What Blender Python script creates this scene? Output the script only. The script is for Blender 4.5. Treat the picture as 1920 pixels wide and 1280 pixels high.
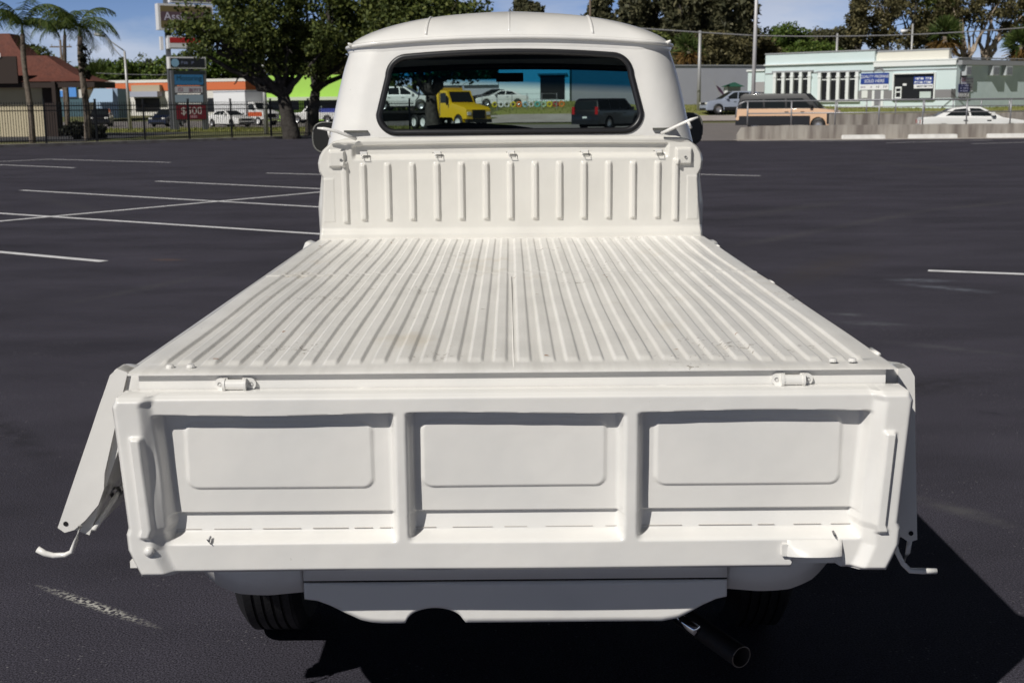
import bpy, bmesh, math, random
import numpy as np
from mathutils import Vector, Matrix
R = math.radians
SC = bpy.context.scene
COL = SC.collection
for o in list(bpy.data.objects): bpy.data.objects.remove(o)

# ------------------------------------------------------------------ camera
F = 2350.0; PITCH = R(10.65); ROLL = R(0.5); CAMZ = 1.535
fw = Vector((0, math.cos(PITCH), -math.sin(PITCH)))
r0 = Vector((1, 0, 0)); u0 = Vector((0, math.sin(PITCH), math.cos(PITCH)))
rt = r0*math.cos(ROLL) - u0*math.sin(ROLL)
up = r0*math.sin(ROLL) + u0*math.cos(ROLL)
cam = bpy.data.cameras.new('camera'); camo = bpy.data.objects.new('camera', cam); COL.objects.link(camo)
M = Matrix((rt, up, -fw)).transposed().to_4x4(); M.translation = (0, 0, CAMZ)
camo.matrix_world = M
cam.sensor_width = 36; cam.lens = 36*F/1920; cam.clip_start = .05; cam.clip_end = 5000
cam.dof.use_dof = True; cam.dof.focus_distance = 3.5; cam.dof.aperture_fstop = 10.0
SC.camera = camo
C0 = Vector((0, 0, CAMZ))
def ray(px, py): return fw*F + rt*(px-960) + up*(640-py)
def at(px, py, d):
    v = ray(px, py); return C0 + v*(d/v.y)
def gp(px, py, z=0.):
    v = ray(px, py); return C0 + v*((z-CAMZ)/v.z)
def X(px, d, py=200): return at(px, py, d).x

# ------------------------------------------------------------------ light
SUN = Vector((-.71, -.87, 1.0)).normalized()
w = bpy.data.worlds.new("World"); SC.world = w; w.use_nodes = True
nt = w.node_tree; N = nt.nodes; L = nt.links
bg = N['Background']
sky = N.new('ShaderNodeTexSky'); sky.sky_type = 'NISHITA'; sky.sun_disc = False
sky.sun_elevation = math.asin(SUN.z); sky.sun_rotation = math.atan2(SUN.x, SUN.y)
sky.air_density = 1.0; sky.dust_density = .25; sky.ozone_density = 3.0
tc = N.new('ShaderNodeTexCoord')
mp = N.new('ShaderNodeMapping'); mp.inputs['Scale'].default_value = (5, 5, 17); mp.inputs['Location'].default_value = (3.7, 1.2, .9)
nz = N.new('ShaderNodeTexNoise'); nz.inputs['Scale'].default_value = 1.0; nz.inputs['Detail'].default_value = 7; nz.inputs['Roughness'].default_value = .55
rp = N.new('ShaderNodeValToRGB'); rp.color_ramp.elements[0].position = .425; rp.color_ramp.elements[1].position = .64
mx = N.new('ShaderNodeMixRGB'); mx.inputs[2].default_value = (8.2, 8.8, 10.2, 1)
hs = N.new('ShaderNodeMixRGB'); hs.blend_type = 'MULTIPLY'; hs.inputs[0].default_value = 1; hs.inputs[2].default_value = (.60, .73, 1.22, 1)
L.new(tc.outputs['Generated'], mp.inputs['Vector']); L.new(mp.outputs[0], nz.inputs['Vector']); 
sx_ = N.new('ShaderNodeSeparateXYZ'); L.new(tc.outputs['Generated'], sx_.inputs[0])
cb = N.new('ShaderNodeMath'); cb.operation = 'MULTIPLY_ADD'; cb.inputs[1].default_value = .22
L.new(sx_.outputs['X'], cb.inputs[0]); L.new(nz.outputs['Fac'], cb.inputs[2]); L.new(cb.outputs[0], rp.inputs[0])
mm = N.new('ShaderNodeMath'); mm.operation = 'MULTIPLY'; mm.inputs[1].default_value = .75
L.new(rp.outputs[0], mm.inputs[0]); L.new(mm.outputs[0], mx.inputs[0])
L.new(sky.outputs[0], hs.inputs[1]); L.new(hs.outputs[0], mx.inputs[1])
sz = N.new('ShaderNodeSeparateXYZ'); L.new(tc.outputs['Generated'], sz.inputs[0])
er = N.new('ShaderNodeMapRange'); er.inputs[1].default_value = .05; er.inputs[2].default_value = .24; er.inputs[3].default_value = 1.9; er.inputs[4].default_value = .08
el = N.new('ShaderNodeMixRGB'); el.blend_type = 'MULTIPLY'; el.inputs[0].default_value = 1
L.new(sz.outputs['Z'], er.inputs[0]); L.new(mx.outputs[0], el.inputs[1]); L.new(er.outputs[0], el.inputs[2]); L.new(el.outputs[0], bg.inputs['Color'])
bg.inputs['Strength'].default_value = .05
sl = bpy.data.lights.new('sun', 'SUN'); sl.energy = 5.0; sl.angle = R(.5); sl.color = (1, .965, .905)
so = bpy.data.objects.new('sun', sl); COL.objects.link(so); so.rotation_euler = (-SUN).to_track_quat('-Z', 'Y').to_euler()
SC.view_settings.view_transform = 'Standard'; SC.view_settings.look = 'None'
SC.view_settings.exposure = -.36; SC.view_settings.gamma = 1
SC.render.engine = 'CYCLES'
SC.cycles.use_denoising = True
SC.cycles.max_bounces = 6; SC.cycles.transparent_max_bounces = 16

# ------------------------------------------------------------------ materials
MATS = {}
def pr(m): return m.node_tree.nodes['Principled BSDF']
def mat(name, col, rough=.6, metal=0., spec=.5, coat=0., noise=None, bump=None, nscale=None):
    """noise=(scale, amount, colour2) ; bump=(scale, strength, distance)"""
    if name in MATS: return MATS[name]
    m = bpy.data.materials.new(name); m.use_nodes = True; MATS[name] = m
    p = pr(m); t = m.node_tree
    p.inputs['Base Color'].default_value = (*col, 1); p.inputs['Roughness'].default_value = rough
    p.inputs['Metallic'].default_value = metal; p.inputs['Specular IOR Level'].default_value = spec
    p.inputs['Coat Weight'].default_value = coat; p.inputs['Coat Roughness'].default_value = .08
    tcn = t.nodes.new('ShaderNodeTexCoord')
    if noise:
        n = t.nodes.new('ShaderNodeTexNoise'); n.inputs['Scale'].default_value = noise[0]; n.inputs['Detail'].default_value = 6
        r = t.nodes.new('ShaderNodeValToRGB'); r.color_ramp.elements[0].position = .38; r.color_ramp.elements[1].position = .66
        x = t.nodes.new('ShaderNodeMixRGB'); x.inputs[1].default_value = (*col, 1); x.inputs[2].default_value = (*noise[2], 1)
        k = t.nodes.new('ShaderNodeMath'); k.operation = 'MULTIPLY'; k.inputs[1].default_value = noise[1]
        t.links.new(tcn.outputs['Object'], n.inputs['Vector']); t.links.new(n.outputs['Fac'], r.inputs[0])
        if nscale:
            mpn = t.nodes.new('ShaderNodeMapping'); mpn.inputs['Scale'].default_value = nscale; t.links.new(tcn.outputs['Object'], mpn.inputs[0]); t.links.new(mpn.outputs[0], n.inputs['Vector'])
        t.links.new(r.outputs[0], k.inputs[0]); t.links.new(k.outputs[0], x.inputs[0]); t.links.new(x.outputs[0], p.inputs['Base Color'])
    if bump:
        n = t.nodes.new('ShaderNodeTexNoise'); n.inputs['Scale'].default_value = bump[0]; n.inputs['Detail'].default_value = 4
        b = t.nodes.new('ShaderNodeBump'); b.inputs['Strength'].default_value = bump[1]; b.inputs['Distance'].default_value = bump[2]
        t.links.new(tcn.outputs['Object'], n.inputs['Vector']); t.links.new(n.outputs['Fac'], b.inputs['Height']); t.links.new(b.outputs[0], p.inputs['Normal'])
    return m
def glass(name, tint, band=None):
    m = bpy.data.materials.new(name); m.use_nodes = True; t = m.node_tree; MATS[name] = m
    t.nodes.remove(pr(m)); out = t.nodes['Material Output']
    tr = t.nodes.new('ShaderNodeBsdfTransparent'); tr.inputs[0].default_value = (*tint, 1)
    gl = t.nodes.new('ShaderNodeBsdfGlossy'); gl.inputs['Roughness'].default_value = .02
    fr = t.nodes.new('ShaderNodeFresnel'); fr.inputs[0].default_value = 1.4
    ms = t.nodes.new('ShaderNodeMixShader')
    t.links.new(fr.outputs[0], ms.inputs[0]); t.links.new(tr.outputs[0], ms.inputs[1]); t.links.new(gl.outputs[0], ms.inputs[2]); t.links.new(ms.outputs[0], out.inputs[0])
    if band:
        c = t.nodes.new('ShaderNodeTexCoord'); s = t.nodes.new('ShaderNodeSeparateXYZ')
        mr = t.nodes.new('ShaderNodeMapRange'); mr.inputs[1].default_value = band[0]; mr.inputs[2].default_value = band[1]
        a = t.nodes.new('ShaderNodeMath'); a.operation = 'MULTIPLY_ADD'; a.inputs[1].default_value = .045
        mi = t.nodes.new('ShaderNodeMixRGB'); mi.inputs[1].default_value = (*tint, 1); mi.inputs[2].default_value = (.02, .22, .42, 1)
        t.links.new(c.outputs['Object'], s.inputs[0]); t.links.new(s.outputs['X'], a.inputs[0]); t.links.new(s.outputs['Z'], a.inputs[2])
        t.links.new(a.outputs[0], mr.inputs[0]); t.links.new(mr.outputs[0], mi.inputs[0]); t.links.new(mi.outputs[0], tr.inputs[0])
    return m

WHITE = (.815, .798, .762)
def paint_mat(name, dirt=0., streak=(26, 1.2, 26), stains=(), base=None):
    m = mat(name, WHITE, .36, coat=.6)
    t = m.node_tree; p = pr(m); nd = t.nodes; lk = t.links
    c = nd.new('ShaderNodeTexCoord')
    # faint mottling
    n1 = nd.new('ShaderNodeTexNoise'); n1.inputs['Scale'].default_value = 5; n1.inputs['Detail'].default_value = 5
    x1 = nd.new('ShaderNodeMixRGB'); x1.inputs[1].default_value = (*WHITE, 1); x1.inputs[2].default_value = (.745, .735, .71, 1)
    r1 = nd.new('ShaderNodeValToRGB'); r1.color_ramp.elements[0].position = .4; r1.color_ramp.elements[1].position = .7
    lk.new(c.outputs['Object'], n1.inputs['Vector']); lk.new(n1.outputs['Fac'], r1.inputs[0]); lk.new(r1.outputs[0], x1.inputs[0])
    if base: x1.inputs[1].default_value = (*base, 1); x1.inputs[2].default_value = (*[k*.93 for k in base], 1)
    last = x1
    # small chips and scuffs
    n2 = nd.new('ShaderNodeTexNoise'); n2.inputs['Scale'].default_value = 70; n2.inputs['Detail'].default_value = 4; n2.inputs['Roughness'].default_value = .6
    n2b = nd.new('ShaderNodeTexNoise'); n2b.inputs['Scale'].default_value = 4.5; n2b.inputs['Detail'].default_value = 3
    ad = nd.new('ShaderNodeMath'); ad.operation = 'MULTIPLY'
    r2 = nd.new('ShaderNodeValToRGB'); r2.color_ramp.elements[0].position = .47 if not dirt else .385; r2.color_ramp.elements[1].position = .50 if not dirt else .42
    lk.new(c.outputs['Object'], n2.inputs['Vector']); lk.new(c.outputs['Object'], n2b.inputs['Vector'])
    lk.new(n2.outputs['Fac'], ad.inputs[0]); lk.new(n2b.outputs['Fac'], ad.inputs[1]); lk.new(ad.outputs[0], r2.inputs[0])
    x2 = nd.new('ShaderNodeMixRGB'); x2.inputs[2].default_value = (.42, .39, .35, 1)
    lk.new(last.outputs[0], x2.inputs[1]); lk.new(r2.outputs[0], x2.inputs[0]); last = x2
    if dirt:
        mpn = nd.new('ShaderNodeMapping'); mpn.inputs['Scale'].default_value = streak
        n3 = nd.new('ShaderNodeTexNoise'); n3.inputs['Scale'].default_value = 1.; n3.inputs['Detail'].default_value = 8; n3.inputs['Roughness'].default_value = .65
        r3 = nd.new('ShaderNodeValToRGB'); r3.color_ramp.elements[0].position = .44; r3.color_ramp.elements[1].position = .70
        k3 = nd.new('ShaderNodeMath'); k3.operation = 'MULTIPLY'; k3.inputs[1].default_value = dirt
        x3 = nd.new('ShaderNodeMixRGB'); x3.inputs[2].default_value = (.46, .44, .40, 1)
        lk.new(c.outputs['Object'], mpn.inputs[0]); lk.new(mpn.outputs[0], n3.inputs['Vector']); lk.new(n3.outputs['Fac'], r3.inputs[0]); lk.new(r3.outputs[0], k3.inputs[0])
        lk.new(k3.outputs[0], x3.inputs[0]); lk.new(last.outputs[0], x3.inputs[1]); last = x3
        # yellowish stains
        n4 = nd.new('ShaderNodeTexNoise'); n4.inputs['Scale'].default_value = 3.2; n4.inputs['Detail'].default_value = 6
        r4 = nd.new('ShaderNodeValToRGB'); r4.color_ramp.elements[0].position = .60; r4.color_ramp.elements[1].position = .86
        x4 = nd.new('ShaderNodeMixRGB'); x4.inputs[2].default_value = (.64, .56, .43, 1)
        lk.new(c.outputs['Object'], n4.inputs['Vector']); lk.new(n4.outputs['Fac'], r4.inputs[0]); lk.new(r4.outputs[0], x4.inputs[0]); lk.new(last.outputs[0], x4.inputs[1]); last = x4
        # rust pinholes
        v = nd.new('ShaderNodeTexNoise'); v.inputs['Scale'].default_value = 19; v.inputs['Detail'].default_value = 3
        r5 = nd.new('ShaderNodeValToRGB'); r5.color_ramp.elements[0].position = .735; r5.color_ramp.elements[1].position = .77
        x5 = nd.new('ShaderNodeMixRGB'); x5.inputs[2].default_value = (.35, .17, .07, 1)
        lk.new(c.outputs['Object'], v.inputs['Vector']); lk.new(v.outputs['Fac'], r5.inputs[0]); lk.new(r5.outputs[0], x5.inputs[0]); lk.new(last.outputs[0], x5.inputs[1]); last = x5
    lk.new(last.outputs[0], p.inputs['Base Color'])
    for (cx, cy, cz, a, b_, cc, col, th) in stains:
        m2 = nd.new('ShaderNodeMapping'); m2.vector_type = 'TEXTURE'; m2.inputs['Location'].default_value = (cx, cy, cz); m2.inputs['Scale'].default_value = (a, b_, cc)
        ln = nd.new('ShaderNodeVectorMath'); ln.operation = 'LENGTH'
        mr = nd.new('ShaderNodeMapRange'); mr.inputs[1].default_value = 1.1; mr.inputs[2].default_value = .1
        wn = nd.new('ShaderNodeTexNoise'); wn.inputs['Scale'].default_value = 55; wn.inputs['Detail'].default_value = 6
        rr = nd.new('ShaderNodeValToRGB'); rr.color_ramp.elements[0].position = th; rr.color_ramp.elements[1].position = th+.16
        kk = nd.new('ShaderNodeMath'); kk.operation = 'MULTIPLY'
        xx = nd.new('ShaderNodeMixRGB'); xx.inputs[2].default_value = (*col, 1)
        lk.new(c.outputs['Object'], m2.inputs[0]); lk.new(m2.outputs[0], ln.inputs[0]); lk.new(ln.outputs['Value'], mr.inputs[0]); lk.new(c.outputs['Object'], wn.inputs['Vector']); lk.new(wn.outputs['Fac'], rr.inputs[0])
        lk.new(rr.outputs[0], kk.inputs[0]); lk.new(mr.outputs[0], kk.inputs[1]); lk.new(kk.outputs[0], xx.inputs[0]); lk.new(last.outputs[0], xx.inputs[1]); last = xx
    # orange peel and shallow dents
    nb = nd.new('ShaderNodeTexNoise'); nb.inputs['Scale'].default_value = 7; nb.inputs['Detail'].default_value = 3
    b = nd.new('ShaderNodeBump'); b.inputs['Strength'].default_value = .16; b.inputs['Distance'].default_value = .02
    nb2 = nd.new('ShaderNodeTexNoise'); nb2.inputs['Scale'].default_value = 160; nb2.inputs['Detail'].default_value = 3
    b2 = nd.new('ShaderNodeBump'); b2.inputs['Strength'].default_value = .05 if not dirt else .15; b2.inputs['Distance'].default_value = .003
    lk.new(c.outputs['Object'], nb.inputs['Vector']); lk.new(nb.outputs['Fac'], b.inputs['Height'])
    lk.new(c.outputs['Object'], nb2.inputs['Vector']); lk.new(nb2.outputs['Fac'], b2.inputs['Height']); lk.new(b2.outputs[0], b.inputs['Normal']); lk.new(b.outputs[0], p.inputs['Normal'])
    if dirt:
        x1.inputs[1].default_value = (.855, .838, .80, 1); x1.inputs[2].default_value = (.78, .765, .73, 1)
        p.inputs['Roughness'].default_value = .5; p.inputs['Coat Weight'].default_value = .3; p.inputs['Coat Roughness'].default_value = .25
    return m
PAINT = paint_mat('white_paint'); BEDPAINT = paint_mat('worn_white_paint', .24, stains=[(.405, 2.80, .98, .02, .06, .05, (.42, .22, .09), .38), (.32, 4.9, .98, .16, .22, .1, (.58, .47, .30), .38), (.0, 5.28, .98, .6, .09, .1, (.60, .52, .38), .40), (-.66, 2.92, .98, .02, .03, .05, (.08, .07, .06), .42), (.66, 3.05, .98, .02, .03, .05, (.08, .07, .06), .42), (-.15, 4.3, .98, .012, .03, .05, (.07, .06, .06), .40)])
HEADPAINT = paint_mat('cream_paint', base=(.725, .705, .655))
GATEPAINT = paint_mat('gate_white_paint', stains=[(.545, 2.58, .562, .045, .1, .013, (.16, .155, .15), .40), (.50, 2.58, .56, .03, .1, .012, (.10, .10, .10), .46)])
RUBBER = mat('rubber', (.011, .011, .012), .55, bump=(60, .2, .01))
SEAL = mat('window_rubber', (.012, .012, .014), .4)
BLACK = mat('black_underbody', (.008, .008, .009), .9)
INTERIOR = mat('dark_interior', (.012, .011, .011), .85)
STEEL = mat('steel', (.35, .35, .36), .35, 1.)
RUSTY_SHADED = mat('shade_dark_pipe', (.030, .028, .029), .6, .3, noise=(30, .8, (.045, .034, .028)))  # pipe colour darkened to stand for the truck's shadow, with brown mottling
MIRRORBACK = mat('mirror_black', (.015, .014, .012), .35)
CHROME = mat('chrome', (.8, .8, .8), .12, 1.)
CARGLASS = mat('car_glass', (.015, .018, .02), .06, spec=.6)
RIM = mat('alloy_rim', (.45, .45, .46), .35, .8)
HUBW = mat('white_hub', (.75, .75, .75), .4)
LAMP_R = mat('red_lens', (.35, .01, .01), .2); LAMP_W = mat('clear_lens', (.75, .75, .72), .15)
PLATE = mat('plate_white', (.7, .72, .7), .5)
GL_REAR = glass('rear_glass', (.67, .75, .75)); GL_WS = glass('windscreen_glass', (.82, .90, .90), (1.62, 1.665))

# ------------------------------------------------------------------ mesh helpers
class MB:
    def __init__(s): s.v = []; s.f = []
    def add(s, vs, fs):
        b = len(s.v); s.v += [tuple(p) for p in vs]; s.f += [tuple(b+i for i in f) for f in fs]; return s
    def box(s, a, b, T=None):
        x0, y0, z0 = a; x1, y1, z1 = b
        vs = [Vector(p) for p in ((x0,y0,z0),(x1,y0,z0),(x1,y1,z0),(x0,y1,z0),(x0,y0,z1),(x1,y0,z1),(x1,y1,z1),(x0,y1,z1))]
        if T: vs = [T(p) for p in vs]
        return s.add(vs, [(3,2,1,0),(4,5,6,7),(0,1,5,4),(1,2,6,5),(2,3,7,6),(3,0,4,7)])
    def tube(s, pts, r, n=8, cap=True, ref=(0, 0, 1)):
        pts = [Vector(p) for p in pts]; rs = r if hasattr(r, '__len__') else [r]*len(pts)
        ref = Vector(ref); vs = []; fs = []
        for i, p in enumerate(pts):
            t = (pts[min(i+1, len(pts)-1)] - pts[max(i-1, 0)]).normalized()
            a = t.cross(ref if abs(t.dot(ref)) < .95 else Vector((1, 0, 0))).normalized(); b = t.cross(a)
            for k in range(n):
                q = 2*math.pi*k/n; vs.append(p + (a*math.cos(q)+b*math.sin(q))*rs[i])
        for i in range(len(pts)-1):
            for k in range(n):
                fs.append((i*n+k, i*n+(k+1) % n, (i+1)*n+(k+1) % n, (i+1)*n+k))
        if cap: fs += [tuple(range(n))[::-1], tuple((len(pts)-1)*n+k for k in range(n))]
        return s.add(vs, fs)
    def lathe(s, prof, n=32, axis='x', c=(0, 0, 0)):
        vs = []; fs = []
        for a, r in prof:
            for k in range(n):
                q = 2*math.pi*k/n; d, e = r*math.cos(q), r*math.sin(q)
                p = {'x': (a, d, e), 'y': (d, a, e), 'z': (d, e, a)}[axis]
                vs.append((c[0]+p[0], c[1]+p[1], c[2]+p[2]))
        for i in range(len(prof)-1):
            for k in range(n): fs.append((i*n+k, i*n+(k+1) % n, (i+1)*n+(k+1) % n, (i+1)*n+k))
        return s.add(vs, fs)
    def poly(s, pts, off):
        """flat polygon thickened by the vector off"""
        off = Vector(off); n = len(pts); pts = [Vector(p) for p in pts]
        return s.add(pts + [p+off for p in pts], [tuple(range(n))[::-1], tuple(range(n, 2*n))] + [(i, (i+1) % n, n+(i+1) % n, n+i) for i in range(n)])
    def build(s, name, m, parent=None, smooth=False, inv=None, fix=True, angle=None):
        me = bpy.data.meshes.new(name); me.from_pydata(s.v, [], s.f)
        if fix:
            b = bmesh.new(); b.from_mesh(me); bmesh.ops.recalc_face_normals(b, faces=b.faces); b.to_mesh(me); b.free()
        me.materials.append(m)
        return link(name, me, parent, smooth, inv, angle)
def link(name, me, parent=None, smooth=False, inv=None, angle=None):
    if smooth or angle:
        me.polygons.foreach_set('use_smooth', [True]*len(me.polygons))
        if angle: me.set_sharp_from_angle(angle=R(angle))
    o = bpy.data.objects.new(name, me); COL.objects.link(o)
    if parent:
        o.parent = parent
        if parent.type == 'EMPTY' and 'wb' in parent: o.matrix_parent_inverse = Matrix.Translation(-Vector(parent.location))
    return o
def thing(name, label, cat, loc=(0, 0, 0), rz=0, group=None, world=False):
    o = bpy.data.objects.new(name, None); COL.objects.link(o); o.location = loc; o.rotation_euler = (0, 0, rz)
    o.empty_display_size = .1
    tag(o, label, cat, group)
    if world: o['wb'] = 1
    return o
def tag(o, label, cat, group=None, kind=None):
    o['label'] = label; o['category'] = cat
    if group: o['group'] = group
    if kind: o['kind'] = kind
    return o
def struct(o, kind='structure'): o['kind'] = kind; return o
def dup(root, loc, rz, label, group=None):
    r = root.copy(); COL.objects.link(r); r.location = loc; r.rotation_euler = (0, 0, rz); r['label'] = label
    if group: r['group'] = group
    for ch in [o for o in bpy.data.objects if o.parent == root]:
        c = ch.copy(); COL.objects.link(c); c.parent = r
        for g in [o for o in bpy.data.objects if o.parent == ch]:
            d = g.copy(); COL.objects.link(d); d.parent = c
    return r
def sm(a, b, t):
    t = min(1, max(0, (t-a)/(b-a))); return t*t*(3-2*t)
def nsm(a, b, t):
    t = np.clip((t-a)/(b-a), 0, 1); return t*t*(3-2*t)
def grid_mesh(P, closed_u=False):
    """P: array (nv, nu, 3) -> verts, faces"""
    nv, nu, _ = P.shape; vs = P.reshape(-1, 3)
    idx = np.arange(nv*nu).reshape(nv, nu)
    if closed_u: idx = np.concatenate([idx, idx[:, :1]], 1)
    q = np.stack([idx[:-1, :-1], idx[:-1, 1:], idx[1:, 1:], idx[1:, :-1]], -1).reshape(-1, 4)
    return vs, q
def np_mesh(name, vs, q, m):
    me = bpy.data.meshes.new(name); k = q.shape[1]
    me.vertices.add(len(vs)); me.vertices.foreach_set('co', np.asarray(vs, dtype=np.float32).ravel())
    me.loops.add(q.size); me.loops.foreach_set('vertex_index', q.astype(np.int32).ravel())
    me.polygons.add(len(q)); me.polygons.foreach_set('loop_start', np.arange(0, q.size, k, dtype=np.int32)); me.polygons.foreach_set('loop_total', np.full(len(q), k, dtype=np.int32))
    me.update(calc_edges=True); me.validate(); me.materials.append(m); return me
def text(name, s, size, m, parent, origin, xdir, updir, align='CENTER', depth=.01, sx=1.):
    cu = bpy.data.curves.new(name, 'FONT'); cu.body = s; cu.size = size; cu.align_x = align; cu.align_y = 'CENTER'; cu.extrude = depth
    o = bpy.data.objects.new(name, cu); COL.objects.link(o)
    bpy.context.view_layer.update()
    me = bpy.data.meshes.new_from_object(o.evaluated_get(bpy.context.evaluated_depsgraph_get()))
    bpy.data.objects.remove(o)
    x = Vector(xdir).normalized(); u = Vector(updir).normalized(); n = x.cross(u)
    T = Matrix((x*sx, u, n)).transposed().to_4x4(); T.translation = Vector(origin)
    me.transform(T); me.materials.clear(); me.materials.append(m)
    return link(name, me, parent)

# ------------------------------------------------------------------ ground
def terr(x, y):
    r = sm(-8, -1, x)
    l = -.12*sm(70, 100, y) + .75*sm(142, 168, y)
    q = 1.0*sm(89, 101, y) + .5*sm(101, 116, y) + .42*sm(94, 98, y)*(1-sm(6, 12, x)) - .16*sm(15, 19, x)*sm(53.5, 55, y)*(1-sm(60, 62.5, y))
    return l*(1-r) + q*r
def terr_sheet(name, x0, x1, ys, off, m, nx=40, skew=0.):
    v = []; f = []; xs = [x0+(x1-x0)*i/nx for i in range(nx+1)]
    for y in ys:
        for x in xs: v.append((x, y, terr(x, y)+off))
    n = nx+1
    for j in range(len(ys)-1):
        for i in range(nx): f.append((j*n+i, j*n+i+1, (j+1)*n+i+1, (j+1)*n+i))
    return struct(MB().add(v, f).build(name, m, smooth=True))
def yr(a, b, n): return [a+(b-a)*i/n for i in range(n+1)]
GRASS = mat('grass', (.20, .22, .045), .9, noise=(.35, .8, (.27, .24, .10)), bump=(8, .6, .08))
GROUND = mat('dry_grass_ground', (.10, .115, .035), .95, noise=(.12, .8, (.15, .13, .06)))
ROAD = mat('worn_road_asphalt', (.20, .18, .175), .85, noise=(.6, .6, (.15, .14, .135)))
CONC = mat('concrete', (.40, .37, .33), .85, noise=(1.1, .9, (.17, .145, .13)), bump=(18, .3, .02), nscale=(2.4, 1, .35))
KERB = mat('pale_kerb', (.42, .39, .35), .85, noise=(2.5, .7, (.25, .21, .18)))
WALKM = mat('sidewalk_concrete', (.38, .34, .32), .9, noise=(.8, .6, (.28, .24, .22)))
LINE = mat('white_line_paint', (.78, .78, .80), .7, noise=(7, .6, (.50, .50, .52)))

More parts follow.
